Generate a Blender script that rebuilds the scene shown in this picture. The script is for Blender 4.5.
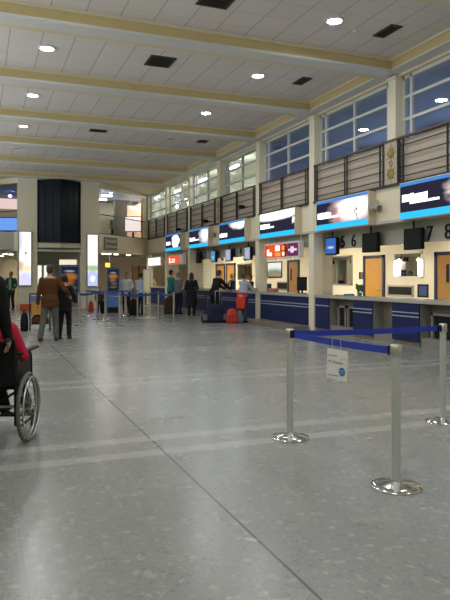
import bpy, bmesh, math, random
from mathutils import Vector, Matrix
for o in list(bpy.data.objects): bpy.data.objects.remove(o, do_unlink=True)
S = bpy.context.scene
COL = S.collection
random.seed(4)
R = math.radians
PI = math.pi
# ------------------------------------------------------------------ camera
EYE = 1.45
YAW = math.atan(247 / 625)
cd = bpy.data.cameras.new('camera'); cam = bpy.data.objects.new('camera', cd); COL.objects.link(cam)
cd.sensor_fit = 'VERTICAL'; cd.sensor_height = 24; cd.lens = 25.0
cd.shift_y = -23 / 600
cd.clip_start = 0.05; cd.clip_end = 300
cam.location = (0, 0, EYE); cam.rotation_euler = (PI / 2, 0, -YAW)
S.camera = cam
# ------------------------------------------------------------------ world (dusk sky outside)
w = bpy.data.worlds.new('dusk'); S.world = w; w.use_nodes = True
w.node_tree.nodes['Background'].inputs[0].default_value = (0.16, 0.26, 0.52, 1)
w.node_tree.nodes['Background'].inputs[1].default_value = 0.9
S.view_settings.view_transform = 'Standard'; S.view_settings.look = 'None'
S.view_settings.gamma = 1; S.view_settings.use_curve_mapping = False
S.view_settings.exposure = 0.0
HALL_W = 34.0       # watts of each ceiling downlight
DESK_W = 23.0        # watts of each desk spot
# added fill light outside the left wall, standing in for evening sky
SKY_FILL_W = 700.0
l = bpy.data.lights.new('added_sky_fill', 'AREA'); l.shape = 'RECTANGLE'; l.size = 34; l.size_y = 2.3; l.energy = SKY_FILL_W; l.color = (.93, .96, 1.0)
o = bpy.data.objects.new('added_sky_fill', l); COL.objects.link(o); o.location = (-1.42, 12, 4.6); o.rotation_euler = (PI / 2, 0, -PI / 2)

# ------------------------------------------------------------------ helpers
CY, SY = math.cos(YAW), math.sin(YAW)
def G(px, py, h=0.0):
    """point at height h whose direction from the lens is pixel (px, py)"""
    z = 625 * (EYE - h) / (py - 277); t = (px - 225) / 625
    return Vector((z * (SY + CY * t), z * (CY - SY * t), h))
def YX(px, X):
    t = (px - 225) / 625
    return X * (CY - SY * t) / (SY + CY * t)
def GZ(px, z, h=0.0):
    t = (px - 225) / 625
    return Vector((z * (SY + CY * t), z * (CY - SY * t), h))

class MB:
    def __init__(s): s.bm = bmesh.new()
    def box(s, x0, x1, y0, y1, z0, z1, bev=0, rot=None, c=None):
        v = [s.bm.verts.new((x, y, z)) for x in (x0, x1) for y in (y0, y1) for z in (z0, z1)]
        f = [(0, 1, 3, 2), (4, 6, 7, 5), (0, 4, 5, 1), (2, 3, 7, 6), (0, 2, 6, 4), (1, 5, 7, 3)]
        fs = [s.bm.faces.new([v[i] for i in q]) for q in f]
        vs = v
        if bev:
            es = list({e for q in fs for e in q.edges})
            r = bmesh.ops.bevel(s.bm, geom=es, offset=bev, segments=2, affect='EDGES', profile=.5)
            vs = list({x for q in r['faces'] for x in q.verts} | {x for x in v if x.is_valid})
        if rot:
            c = c or ((x0 + x1) / 2, (y0 + y1) / 2, (z0 + z1) / 2)
            bmesh.ops.rotate(s.bm, verts=vs, cent=c, matrix=rot)
        return s
    def rings(s, rs, cap=True):
        vv = [[s.bm.verts.new(p) for p in r] for r in rs]
        n = len(vv[0])
        for a, b in zip(vv, vv[1:]):
            for i in range(n): s.bm.faces.new((a[i], a[(i + 1) % n], b[(i + 1) % n], b[i]))
        if cap:
            s.bm.faces.new(vv[0][::-1]); s.bm.faces.new(vv[-1])
        return s
    def cyl(s, p0, p1, r0, r1=None, n=16):
        p0 = Vector(p0); p1 = Vector(p1); r1 = r0 if r1 is None else r1
        d = (p1 - p0).normalized(); u = d.orthogonal().normalized(); q = d.cross(u)
        return s.rings([[p + (u * math.cos(2 * PI * i / n) + q * math.sin(2 * PI * i / n)) * r for i in range(n)] for p, r in ((p0, r0), (p1, r1))])
    def capsule(s, p0, p1, r0, r1=None, n=12, mid=None):
        p0 = Vector(p0); p1 = Vector(p1); r1 = r0 if r1 is None else r1
        d = p1 - p0
        d = d.normalized() if d.length > 1e-6 else Vector((0, 0, 1))
        u = d.orthogonal().normalized(); q = d.cross(u)
        seq = []
        for k in range(1, 5):
            a = PI / 2 * (1 - k / 4); seq.append((p0 - d * r0 * math.sin(a), max(r0 * math.cos(a), .001)))
        if mid: seq.append((p0.lerp(p1, mid[0]), mid[1]))
        for k in range(0, 4):
            a = PI / 2 * k / 4; seq.append((p1 + d * r1 * math.sin(a), max(r1 * math.cos(a), .001)))
        return s.rings([[p + (u * math.cos(2 * PI * i / n) + q * math.sin(2 * PI * i / n)) * r for i in range(n)] for p, r in seq])
    def ell(s, c, rad, M=None, n=16, m=10):
        c = Vector(c); M = M or Matrix.Identity(3); rs = []
        for k in range(m + 1):
            a = -PI / 2 + PI * (k + .02) / (m + .04)
            rs.append([c + M @ Vector((rad[0] * math.cos(a) * math.cos(2 * PI * i / n), rad[1] * math.cos(a) * math.sin(2 * PI * i / n), rad[2] * math.sin(a))) for i in range(n)])
        return s.rings(rs)
    def torus(s, c, axis, R0, r, n=40, m=8):
        c = Vector(c); d = Vector(axis).normalized(); u = d.orthogonal().normalized(); q = d.cross(u)
        vv = []
        for i in range(n):
            a = 2 * PI * i / n; e = u * math.cos(a) + q * math.sin(a)
            vv.append([s.bm.verts.new(c + e * (R0 + r * math.cos(2 * PI * j / m)) + d * r * math.sin(2 * PI * j / m)) for j in range(m)])
        for i in range(n):
            for j in range(m):
                s.bm.faces.new((vv[i][j], vv[(i + 1) % n][j], vv[(i + 1) % n][(j + 1) % m], vv[i][(j + 1) % m]))
        return s
    def tube(s, pts, r, n=10):
        pts = [Vector(p) for p in pts]; rs = []; u = None
        for i, p in enumerate(pts):
            d = ((pts[i + 1] if i + 1 < len(pts) else p) - (pts[i - 1] if i else p)).normalized()
            u = d.orthogonal().normalized() if u is None else (u - d * u.dot(d)).normalized()
            q = d.cross(u)
            rs.append([p + (u * math.cos(2 * PI * k / n) + q * math.sin(2 * PI * k / n)) * r for k in range(n)])
        return s.rings(rs)
    def lathe(s, c, prof, n=40):
        c = Vector(c)
        return s.rings([[c + Vector((r * math.cos(2 * PI * i / n), r * math.sin(2 * PI * i / n), z)) for i in range(n)] for r, z in prof])
    def prism(s, poly, z0, z1):
        return s.rings([[Vector((x, y, z)) for x, y in poly] for z in (z0, z1)])
    def build(s, name, mat, parent=None, smooth=False, loc=None):
        bmesh.ops.recalc_face_normals(s.bm, faces=s.bm.faces[:])
        me = bpy.data.meshes.new(name); s.bm.to_mesh(me); s.bm.free()
        return link(name, me, mat, parent, smooth, loc)
def link(name, me, mat, parent=None, smooth=False, loc=None):
    me.materials.clear(); me.materials.append(mat)
    if smooth:
        for p in me.polygons: p.use_smooth = True
        if smooth != 'all':
            try: me.set_sharp_from_angle(angle=R(40))
            except Exception: pass
    o = bpy.data.objects.new(name, me); COL.objects.link(o)
    if parent: o.parent = parent
    if loc: o.location = loc
    return o
def tag(o, label=None, cat=None, group=None, kind=None):
    for k, v in (('label', label), ('category', cat), ('group', group), ('kind', kind)):
        if v: o[k] = v
    return o
def thing(name, label, cat, loc=(0, 0, 0), rz=0, group=None):
    o = bpy.data.objects.new(name, None); COL.objects.link(o); o.location = loc; o.rotation_euler = (0, 0, rz)
    o.empty_display_size = .1
    return tag(o, label, cat, group)
def struct(name, mb, mat, parent=None, smooth=False):
    o = mb.build(name, mat, parent, smooth)
    if not parent: o['kind'] = 'structure'
    return o
def dup(o, parent=None, **kw):
    c = o.copy(); COL.objects.link(c)
    if parent: c.parent = parent
    for ch in list(o.children): dup(ch, c)
    if 'loc' in kw: c.location = kw['loc']
    if 'rz' in kw: c.rotation_euler = (0, 0, kw['rz'])
    if 'label' in kw: c['label'] = kw['label']
    return c
_tm = {}
def text_mesh(txt, size, depth=.01):
    cu = bpy.data.curves.new('lettering', 'FONT'); cu.body = txt; cu.size = size; cu.extrude = depth / 2
    cu.align_x = 'CENTER'; cu.align_y = 'CENTER'
    o = bpy.data.objects.new('lettering', cu); COL.objects.link(o)
    dg = bpy.context.evaluated_depsgraph_get(); dg.update()
    me = bpy.data.meshes.new_from_object(o.evaluated_get(dg))
    bpy.data.objects.remove(o, do_unlink=True)
    return me
# ------------------------------------------------------------------ materials
def mat(name, col, rough=.6, metal=0, emit=None, es=1, bump=0, bscale=40, var=0, vscale=6, spec=.5):
    m = bpy.data.materials.new(name); m.use_nodes = True
    nt = m.node_tree; b = nt.nodes['Principled BSDF']
    b.inputs['Base Color'].default_value = (*col, 1); b.inputs['Roughness'].default_value = rough
    b.inputs['Metallic'].default_value = metal
    b.inputs['Specular IOR Level'].default_value = spec
    if emit:
        b.inputs['Emission Color'].default_value = (*emit, 1); b.inputs['Emission Strength'].default_value = es
    if var or bump:
        tc = nt.nodes.new('ShaderNodeTexCoord')
        n = nt.nodes.new('ShaderNodeTexNoise'); n.inputs['Scale'].default_value = vscale; n.inputs['Detail'].default_value = 4
        nt.links.new(tc.outputs['Object'], n.inputs['Vector'])
        if var:
            mx = nt.nodes.new('ShaderNodeMix'); mx.data_type = 'RGBA'
            mx.inputs[6].default_value = (*[c * (1 - var) for c in col], 1); mx.inputs[7].default_value = (*[min(1, c * (1 + var)) for c in col], 1)
            nt.links.new(n.outputs['Fac'], mx.inputs[0]); nt.links.new(mx.outputs[2], b.inputs['Base Color'])
        if bump:
            n2 = nt.nodes.new('ShaderNodeTexNoise'); n2.inputs['Scale'].default_value = bscale
            nt.links.new(tc.outputs['Object'], n2.inputs['Vector'])
            bp = nt.nodes.new('ShaderNodeBump'); bp.inputs['Strength'].default_value = bump; bp.inputs['Distance'].default_value = .01
            nt.links.new(n2.outputs['Fac'], bp.inputs['Height']); nt.links.new(bp.outputs[0], b.inputs['Normal'])
    return m
def M_(nt, op, a, b=None, c=None):
    n = nt.nodes.new('ShaderNodeMath'); n.operation = op
    for i, x in enumerate((a, b, c)):
        if x is None: continue
        if isinstance(x, (int, float)): n.inputs[i].default_value = x
        else: nt.links.new(x, n.inputs[i])
    return n.outputs[0]
def mixc(nt, f, a, b):
    n = nt.nodes.new('ShaderNodeMix'); n.data_type = 'RGBA'
    for i, x in ((0, f), (6, a), (7, b)):
        if isinstance(x, tuple): n.inputs[i].default_value = (*x, 1)
        elif isinstance(x, (int, float)): n.inputs[i].default_value = x
        else: nt.links.new(x, n.inputs[i])
    return n.outputs[2]
def ramp(nt, f, a, b):
    n = nt.nodes.new('ShaderNodeMapRange'); n.interpolation_type = 'SMOOTHSTEP'
    n.inputs['From Min'].default_value = a; n.inputs['From Max'].default_value = b
    nt.links.new(f, n.inputs['Value']); return n.outputs[0]

def floor_mat():
    m = mat('terrazzo', (.3, .3, .29), .34); nt = m.node_tree; b = nt.nodes['Principled BSDF']
    tc = nt.nodes.new('ShaderNodeTexCoord'); sep = nt.nodes.new('ShaderNodeSeparateXYZ'); nt.links.new(tc.outputs['Object'], sep.inputs[0])
    col = (.300, .302, .285)
    n0 = nt.nodes.new('ShaderNodeTexNoise'); n0.inputs['Scale'].default_value = 1.3; nt.links.new(tc.outputs['Object'], n0.inputs['Vector'])
    c = mixc(nt, n0.outputs['Fac'], (.248, .255, .235), (.298, .305, .285))
    def chips(scale, thr, colr, seed, amt):
        nonlocal c
        mp = nt.nodes.new('ShaderNodeMapping'); mp.inputs['Location'].default_value = (seed, seed * 2, 0); nt.links.new(tc.outputs['Object'], mp.inputs[0])
        nd = nt.nodes.new('ShaderNodeTexNoise'); nd.inputs['Scale'].default_value = scale * 1.6; nt.links.new(mp.outputs[0], nd.inputs['Vector'])
        mm = nt.nodes.new('ShaderNodeMixRGB'); mm.inputs[0].default_value = .06; nt.links.new(mp.outputs[0], mm.inputs[1]); nt.links.new(nd.outputs['Color'], mm.inputs[2])
        v = nt.nodes.new('ShaderNodeTexVoronoi'); v.inputs['Scale'].default_value = scale; nt.links.new(mm.outputs[0], v.inputs['Vector'])
        sc = nt.nodes.new('ShaderNodeSeparateColor'); nt.links.new(v.outputs['Color'], sc.inputs[0])
        big = M_(nt, 'GREATER_THAN', sc.outputs[0], thr)
        near = M_(nt, 'LESS_THAN', v.outputs['Distance'], .38)
        f = M_(nt, 'MULTIPLY', M_(nt, 'MULTIPLY', big, near), amt)
        c = mixc(nt, f, c, colr)
    chips(17, .74, (.48, .47, .41), 3, .42)
    chips(30, .55, (.41, .41, .37), 11, .36)
    chips(27, .74, (.15, .16, .20), 7, .5)
    chips(52, .55, (.19, .20, .23), 1.7, .45)
    # paler inlaid strips across the hall
    for y in (5.02, 5.48, 8.36, 8.80, 11.7, 12.1, 15.2, 15.6, 18.7, 19.1, 22.2, 22.6):
        f = M_(nt, 'MULTIPLY', M_(nt, 'LESS_THAN', M_(nt, 'ABSOLUTE', M_(nt, 'SUBTRACT', sep.outputs[1], y)), .085), .42)
        c = mixc(nt, f, c, (.55, .54, .50))
    # joints along the hall
    f = M_(nt, 'LESS_THAN', M_(nt, 'ABSOLUTE', M_(nt, 'SUBTRACT', sep.outputs[0], 1.435)), .0075)
    c = mixc(nt, M_(nt, 'MULTIPLY', f, .85), c, (.06, .06, .06))
    for x in (.215, 2.66, 3.88, 5.1):
        f = M_(nt, 'LESS_THAN', M_(nt, 'ABSOLUTE', M_(nt, 'SUBTRACT', sep.outputs[0], x)), .004)
        c = mixc(nt, M_(nt, 'MULTIPLY', f, .25), c, (.12, .12, .12))
    nt.links.new(c, b.inputs['Base Color'])
    n1 = nt.nodes.new('ShaderNodeTexNoise'); n1.inputs['Scale'].default_value = 3; nt.links.new(tc.outputs['Object'], n1.inputs['Vector'])
    nt.links.new(M_(nt, 'MULTIPLY_ADD', n1.outputs['Fac'], .12, .2), b.inputs['Roughness'])
    return m
def tile_mat():
    m = mat('ceiling_tile', (.6, .58, .54), .85, spec=.2); nt = m.node_tree; b = nt.nodes['Principled BSDF']
    tc = nt.nodes.new('ShaderNodeTexCoord'); sep = nt.nodes.new('ShaderNodeSeparateXYZ'); nt.links.new(tc.outputs['Object'], sep.inputs[0])
    def line(s, off, wd):
        fr = M_(nt, 'FRACT', M_(nt, 'DIVIDE', M_(nt, 'ADD', s, 30 + off), .6))
        return M_(nt, 'LESS_THAN', fr, wd)
    f = M_(nt, 'MAXIMUM', line(sep.outputs[0], .05, .04), M_(nt, 'MULTIPLY', line(sep.outputs[1], .12, .035), .5))
    n = nt.nodes.new('ShaderNodeTexNoise'); n.inputs['Scale'].default_value = 60; nt.links.new(tc.outputs['Object'], n.inputs['Vector'])
    wn = nt.nodes.new('ShaderNodeTexWhiteNoise'); sn = nt.nodes.new('ShaderNodeVectorMath'); sn.operation = 'SNAP'
    ad = nt.nodes.new('ShaderNodeVectorMath'); ad.inputs[1].default_value = (30.05, 30.12, 0); nt.links.new(tc.outputs['Object'], ad.inputs[0])
    sn.inputs[1].default_value = (.6, .6, 9); nt.links.new(ad.outputs[0], sn.inputs[0]); nt.links.new(sn.outputs[0], wn.inputs[0])
    c = mixc(nt, n.outputs['Fac'], (.72, .665, .63), (.80, .745, .71))
    c = mixc(nt, M_(nt, 'MULTIPLY', wn.outputs[0], .2), c, (.63, .58, .545))
    c = mixc(nt, f, c, (.50, .46, .43))
    nt.links.new(c, b.inputs['Base Color'])
    return m
def glass_mat(name, tint, refl, base=.0):
    m = bpy.data.materials.new(name); m.use_nodes = True; nt = m.node_tree
    for n in list(nt.nodes):
        if n.type != 'OUTPUT_MATERIAL': nt.nodes.remove(n)
    out = nt.nodes['Material Output']
    t = nt.nodes.new('ShaderNodeBsdfTransparent'); t.inputs[0].default_value = (*tint, 1)
    g = nt.nodes.new('ShaderNodeBsdfGlossy'); g.inputs['Roughness'].default_value = .01; g.inputs[0].default_value = (.9, .95, 1, 1)
    lw = nt.nodes.new('ShaderNodeLayerWeight'); lw.inputs[0].default_value = .5
    f = M_(nt, 'MULTIPLY_ADD', M_(nt, 'POWER', lw.outputs['Facing'], 3.0), refl, base)
    mx = nt.nodes.new('ShaderNodeMixShader'); nt.links.new(f, mx.inputs[0]); nt.links.new(t.outputs[0], mx.inputs[1]); nt.links.new(g.outputs[0], mx.inputs[2])
    nt.links.new(mx.outputs[0], out.inputs[0])
    return m
def poster_mat(name, base, blobs, es, noise=0, ncol=(1, 1, 1), nscale=6):
    """self-glowing picture: soft blobs (u, v, ru, rv, colour) over a base; u runs left to right as seen from the hall"""
    m = bpy.data.materials.new(name); m.use_nodes = True; nt = m.node_tree
    for n in list(nt.nodes):
        if n.type != 'OUTPUT_MATERIAL': nt.nodes.remove(n)
    tc = nt.nodes.new('ShaderNodeTexCoord'); sep = nt.nodes.new('ShaderNodeSeparateXYZ'); nt.links.new(tc.outputs['UV'], sep.inputs[0])
    u, v = sep.outputs[0], sep.outputs[1]
    c = base
    nz = nt.nodes.new('ShaderNodeTexNoise'); nz.inputs['Scale'].default_value = nscale; nt.links.new(tc.outputs['UV'], nz.inputs['Vector'])
    if noise: c = mixc(nt, M_(nt, 'MULTIPLY', ramp(nt, nz.outputs['Fac'], .5, .62), noise), c, ncol)
    off = M_(nt, 'MULTIPLY', M_(nt, 'SUBTRACT', nz.outputs['Fac'], .5), .25)
    for (bu, bv, ru, rv, bc, soft) in blobs:
        du = M_(nt, 'DIVIDE', M_(nt, 'SUBTRACT', M_(nt, 'ADD', u, off), bu), ru); dv = M_(nt, 'DIVIDE', M_(nt, 'SUBTRACT', v, bv), rv)
        d = M_(nt, 'SQRT', M_(nt, 'ADD', M_(nt, 'MULTIPLY', du, du), M_(nt, 'MULTIPLY', dv, dv)))
        c = mixc(nt, ramp(nt, d, 1 + soft, 1 - soft), c, bc)
    e = nt.nodes.new('ShaderNodeEmission'); e.inputs[1].default_value = es
    if isinstance(c, tuple): e.inputs[0].default_value = (*c, 1)
    else: nt.links.new(c, e.inputs[0])
    nt.links.new(e.outputs[0], nt.nodes['Material Output'].inputs[0])
    return m
def emis(name, col, s):
    return mat(name, (.02, .02, .02), .5, emit=col, es=s)

MT = dict(
    floor=floor_mat(), tile=tile_mat(),
    beamside=mat('beam_yellow_paint', (.62, .50, .24), .6, var=.06), soffit=mat('soffit_white_paint', (.70, .69, .66), .6),
    cornice=mat('cornice_cream_paint', (.72, .63, .44), .6),
    cream=mat('cream_wall_paint', (.76, .68, .49), .6, var=.04, vscale=2), pillar=mat('pillar_cream_paint', (.80, .73, .55), .5),
    bulk=mat('bulkhead_grey_paint', (.50, .48, .41), .6), backwall=mat('desk_back_wall_paint', (.74, .68, .54), .7, var=.03),
    grey=mat('grey_laminate', (.24, .225, .19), .45, var=.05), taupe=mat('taupe_laminate', (.20, .175, .135), .5, var=.06),
    top=mat('counter_top_laminate', (.42, .40, .36), .35), navy=mat('navy_panel', (.012, .020, .085), .5, spec=.25), pale=mat('pale_strip', (.40, .44, .52), .4),
    dark=mat('black_plastic', (.012, .012, .014), .5, spec=.2), rubber=mat('rubber', (.03, .03, .03), .7),
    tyre=mat('grey_tyre', (.15, .145, .12), .7), rail=mat('brown_handrail', (.10, .055, .035), .45), rod=mat('dark_iron', (.035, .03, .03), .5, metal=.3), slat=mat('taupe_slats', (.47, .40, .31), .6, var=.06),
    gold=mat('gilded_iron', (.42, .30, .09), .4, metal=.5), wframe=mat('white_window_frame', (.66, .64, .58), .5),
    steel=mat('brushed_steel', (.56, .58, .57), .30, metal=1.0), chrome=mat('polished_steel', (.62, .62, .60), .14, metal=1.0), post=mat('satin_steel_post', (.62, .67, .66), .36, metal=.8),
    belt=mat('royal_blue_belt', (.012, .035, .36), .6, bump=.2, bscale=300), fbelt=mat('blue_belt', (.03, .07, .28), .6),
    white=mat('white_card', (.72, .70, .64), .6), ink=mat('blue_ink', (.10, .16, .32), .6), disc=mat('blue_print', (.02, .16, .40), .5), inkgrey=mat('grey_ink', (.22, .23, .25), .6),
    wood=mat('orange_wood_door', (.50, .25, .045), .45, var=.15, vscale=3), doorframe=mat('navy_door_frame', (.02, .022, .07), .45), dwood=mat('brown_wood_door', (.30, .16, .05), .5, var=.15, vscale=3),
    darkglass=mat('dark_tower_glass', (.009, .012, .019), .35, spec=.12), vent=mat('vent_dark', (.05, .04, .03), .6),
    lamp=emis('lamp_lens', (.88, .95, 1.0), 34), lampoff=mat('unlit_lens', (.2, .2, .2), .4), tubel=emis('fluorescent_tube', (1, .98, .92), 9), spot=emis('spot_lens', (1, .95, .85), 14), bluel=emis('blue_led', (.25, .35, 1), 6),
    trim=mat('white_lamp_rim', (.7, .7, .7), .5), box=mat('cream_sign_box', (.62, .55, .40), .5),
    cyan=emis('cyan_light_strip', (.0, .50, .95), 1.15), wlet=emis('white_backlit_letters', (1, 1, .97), 1.7), bluel2=emis('blue_light_strip', (.03, .30, .9), .75),
    glass=glass_mat('clear_window_glass', (.80, .86, .95), .6, .06), pglass=glass_mat('balustrade_glass', (.90, .92, .90), .4, .03),
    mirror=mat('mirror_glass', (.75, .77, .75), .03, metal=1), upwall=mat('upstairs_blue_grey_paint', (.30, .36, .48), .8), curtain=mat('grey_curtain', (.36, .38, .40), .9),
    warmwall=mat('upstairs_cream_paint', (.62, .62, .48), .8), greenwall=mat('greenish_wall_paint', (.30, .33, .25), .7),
    signgrey=mat('olive_grey_sign', (.20, .19, .14), .6), signtext=mat('pale_sign_text', (.52, .50, .42), .6),
    red=mat('red_fabric', (.55, .025, .03), .8), redbag=mat('red_nylon', (.50, .035, .02), .7), orange=mat('orange_red_plastic', (.62, .10, .03), .5),
    yellow=mat('yellow_plastic', (.75, .48, .05), .5), bluebin=mat('blue_plastic', (.10, .22, .50), .45), kframe=mat('blue_stand_frame', (.035, .07, .22), .4),
    leaf=mat('green_leaf', (.05, .12, .04), .6), tealb=mat('teal_bottle', (.05, .25, .22), .3),
    skin=mat('skin', (.48, .27, .18), .5), skin2=mat('skin_tan', (.36, .19, .12), .5), lip=mat('lip', (.30, .10, .09), .5), eye=mat('eye_dark', (.02, .015, .015), .3),
    hairb=mat('brown_hair', (.045, .028, .018), .6, bump=.3, bscale=120), hairk=mat('black_hair', (.012, .010, .010), .5, bump=.3, bscale=120), hairbl=mat('blonde_hair', (.46, .32, .15), .6), hairg=mat('grey_hair', (.22, .20, .18), .7),
)
def cloth(n, c): 
    MT[n] = mat(n + '_cloth', c, .85, bump=.25, bscale=90, var=.12, vscale=9, spec=.2)
for n, c in dict(brownj=(.095, .038, .012), greyt=(.13, .125, .115), blackc=(.014, .014, .016), navyc=(.018, .022, .045), greenj=(.015, .10, .06), lightg=(.32, .42, .30),
                 whitej=(.58, .60, .58), bluesh=(.34, .42, .52), teal=(.015, .20, .17), greysh=(.13, .14, .17), yellowv=(.85, .68, .20), redj=(.50, .02, .05), redw=(.58, .045, .02),
                 denim=(.05, .07, .13), browns=(.07, .04, .02), olive=(.12, .14, .09), whites=(.6, .6, .58)).items(): cloth(n, c)

# ------------------------------------------------------------------ structure
W, WIN = 8.4, 8.62            # pillar front plane, clerestory plane
SOF, CEI = 5.85, 6.10         # beam soffit, ceiling
UF, GFC = 3.45, 2.66          # upper floor level, fascia bottom
def yk(k): return 11.35 + 3.52 * k
LW = -1.15                    # left wall
YB = -5.0                     # wall behind
struct('floor', MB().box(LW - 5, 13, YB, 41, -.1, 0), MT['floor'])
struct('ceiling', MB().box(LW, 9.0, YB, 33.5, CEI, CEI + .2), MT['tile'])
for k in range(-4, 6):
    y = yk(k)
    b = struct('trim_%d' % (k + 5), MB().box(LW, 8.2, y - .25, y + .25, SOF + .03, CEI), MT['beamside'])
    struct('beam_soffit', MB().box(LW, 8.2, y - .27, y + .14, SOF, SOF + .03).box(LW, 8.2, y - .25, y + .12, SOF - .015, SOF), MT['soffit'], b)
    struct('cornice', MB().box(LW, 8.2, y + .14, y + .30, SOF - .004, SOF + .03).box(LW, 8.2, y - .285, y - .25, CEI - .05, CEI), MT['cornice'], b)
b = struct('trim_20', MB().box(8.2, 8.95, YB, 33.3, SOF + .03, CEI), MT['beamside'])
struct('beam_soffit', MB().box(8.18, 8.5, YB, 33.3, SOF, SOF + .03), MT['soffit'], b)
struct('cornice', MB().box(8.5, 8.95, YB, 33.3, SOF - .05, SOF + .03).box(8.17, 8.2, YB, 33.3, CEI - .05, CEI), MT['cornice'], b)
m = MB().box(LW - .2, LW, YB, 29, 0, UF).box(LW - .2, LW, YB, 29, SOF - .05, CEI + .2)
for k in range(-5, 6): m.box(LW - .2, LW, yk(k) - .14, yk(k) + .14, UF, SOF)
m.box(LW - .2, LW, 28.9, 32.5, 0, CEI)
struct('wall_left', m, MT['cream'])
for i, k in enumerate(range(-5, 5)):  # unseen left-wall windows, added so the fill light can enter
    y0, y1 = max(yk(k) + .14, YB), yk(k + 1) - .14; ym = (y0 + y1) / 2
    f = MB()
    for yy in (y0 + .03, ym, y1 - .03): f.box(LW - .12, LW - .05, yy - .03, yy + .03, UF, SOF)
    for z in (UF + .04, 4.36, 4.86, 5.34, SOF - .08): f.box(LW - .12, LW - .05, y0, y1, z - .03, z + .03)
    fr = struct('window_%d' % (50 + i), f, MT['wframe'])
    struct('pane', MB().box(LW - .09, LW - .082, y0, y1, UF, SOF - .05), MT['pglass'], fr)
struct('wall_back', MB().box(LW - .2, 13, YB - .2, YB, 0, CEI), MT['cream'])
# right wall: solid part behind the camera, fascia between the floors, upper sill
struct('wall_right', MB().box(W, 8.7, YB, yk(-2) - .14, 0, CEI), MT['cream'])
struct('trim_21', MB().box(W, 8.75, yk(-2) - .14, 32.7, GFC, UF), MT['cream'])
struct('trim_22', MB().box(8.36, 8.45, yk(-2) - .14, 32.6, GFC - .03, GFC + .03), MT['bulk'])
# slab of upper floor over desks and end
struct('trim_23', MB().box(8.75, 12.8, -1, 41, 2.74, UF), MT['bulk'])
struct('trim_24', MB().prism([(-5, 29.2), (1.5, 29.2), (5.3, 29.2), (8.75, 33.0), (8.75, 41), (-5, 41)], 2.66, UF), MT['bulk'])
# back wall of the desk zone, far wall
struct('wall_desk', MB().box(12, 12.2, -1, 41, 0, 2.74), MT['backwall'])
struct('wall_far', MB().box(-5, 12.2, 37.5, 37.7, 0, 2.74), MT['backwall'])
struct('wall_desk_end', MB().box(8.7, 12.2, -1.2, -1, 0, 6.1), MT['backwall'])
# pillars
n = 1
for k in range(-2, 7):
    y = yk(k)
    m = MB().box(W, WIN + .1, y - .135, y + .135, UF, SOF - .04)
    if k in (-1, 1, 2, 4, 5, 6) : m.box(W - .015, W + .27, y - .135, y + .135, 0, UF)
    m.box(W - .02, W + .02, y - .15, y + .15, SOF - .10, SOF - .04)
    struct('trim_%d' % (30 + k), m, MT['pillar'])
    if k in (1, 4, 5):
        struct('trim_%d' % (50 + k), MB().box(W + .27, 9.02, y - .05, y + .05, 0, 2.74), MT['backwall'])
# clerestory windows
for i, k in enumerate(range(-2, 6)):
    y0, y1 = yk(k) + .135, yk(k + 1) - .135
    f = MB()
    zt = SOF - .05
    f.box(WIN - .03, WIN + .05, y0, y1, UF, UF + .08).box(WIN - .03, WIN + .05, y0, y1, zt - .07, zt)
    ym = (y0 + y1) / 2
    for yy in (y0 + .02, y0 + .27, ym, y1 - .27, y1 - .02): f.box(WIN - .03, WIN + .05, yy - .03, yy + .03, UF, zt)
    for z in (5.34, 4.86, 4.36, 3.9): f.box(WIN - .025, WIN + .045, y0, y1, z - .03, z + .03)
    fr = struct('window_%d' % (i + 1), f, MT['wframe'])
    struct('pane', MB().box(WIN + .005, WIN + .013, y0, y1, UF + .05, zt - .03), MT['glass'], fr)
# upstairs rooms
yd = yk(2)
struct('wall_upstairs', MB().box(8.75, 12.7, yd - .08, yd + .08, UF, 6.65).box(8.75, 12.7, -1.2, -1, UF, SOF + .3), MT['upwall'])
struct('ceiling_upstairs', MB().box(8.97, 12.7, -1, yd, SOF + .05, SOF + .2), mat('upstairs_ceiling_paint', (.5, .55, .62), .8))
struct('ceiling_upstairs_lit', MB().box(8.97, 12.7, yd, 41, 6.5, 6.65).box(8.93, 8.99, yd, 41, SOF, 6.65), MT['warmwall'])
l = bpy.data.lights.new('added_sky_fill', 'AREA'); l.shape = 'RECTANGLE'; l.size = 18; l.size_y = 1.4; l.energy = 230; l.color = (.58, .70, 1.0)  # unseen area lamp, added to brighten the upstairs rooms bluish
o = bpy.data.objects.new('added_sky_fill', l); COL.objects.link(o); o.location = (12.95, 9, 4.93); o.rotation_euler = (PI / 2, 0, PI / 2)
m = MB().box(12.6, 12.8, -1, yd, UF, UF + .8).box(12.6, 12.8, -1, yd, 5.6, SOF + .3)
for k in range(-3, 3): m.box(12.6, 12.8, yk(k) - .5, yk(k) + .5, UF, SOF + .3)
struct('wall_upstairs_outer', m, MT['upwall'])
for i, k in enumerate(range(-3, 2)):
    f = MB().box(12.65, 12.72, yk(k) + .5, yk(k + 1) - .5, 4.25, 4.31).box(12.65, 12.72, yk(k) + .5, yk(k + 1) - .5, 5.54, 5.6).box(12.65, 12.72, (yk(k) + yk(k + 1)) / 2 - .03, (yk(k) + yk(k + 1)) / 2 + .03, 4.25, 5.6)
    fr = struct('window_%d' % (20 + i), f, MT['wframe'])
    struct('pane', MB().box(12.68, 12.688, yk(k) + .5, yk(k + 1) - .5, 4.25, 5.6), MT['pglass'], fr)
struct('wall_upstairs_lit', MB().box(12.6, 12.8, yd, 41, UF, 6.65), MT['warmwall'])
struct('wall_upstairs_far', MB().box(-5, 12.8, 38, 38.2, UF - .1, 6.65), MT['warmwall'])
struct('ceiling_end', MB().prism([(-5, 29.2), (5.3, 29.2), (8.97, 33.4), (8.97, 41), (-5, 41)], SOF + .12, SOF + .3), MT['upwall'])
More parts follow.
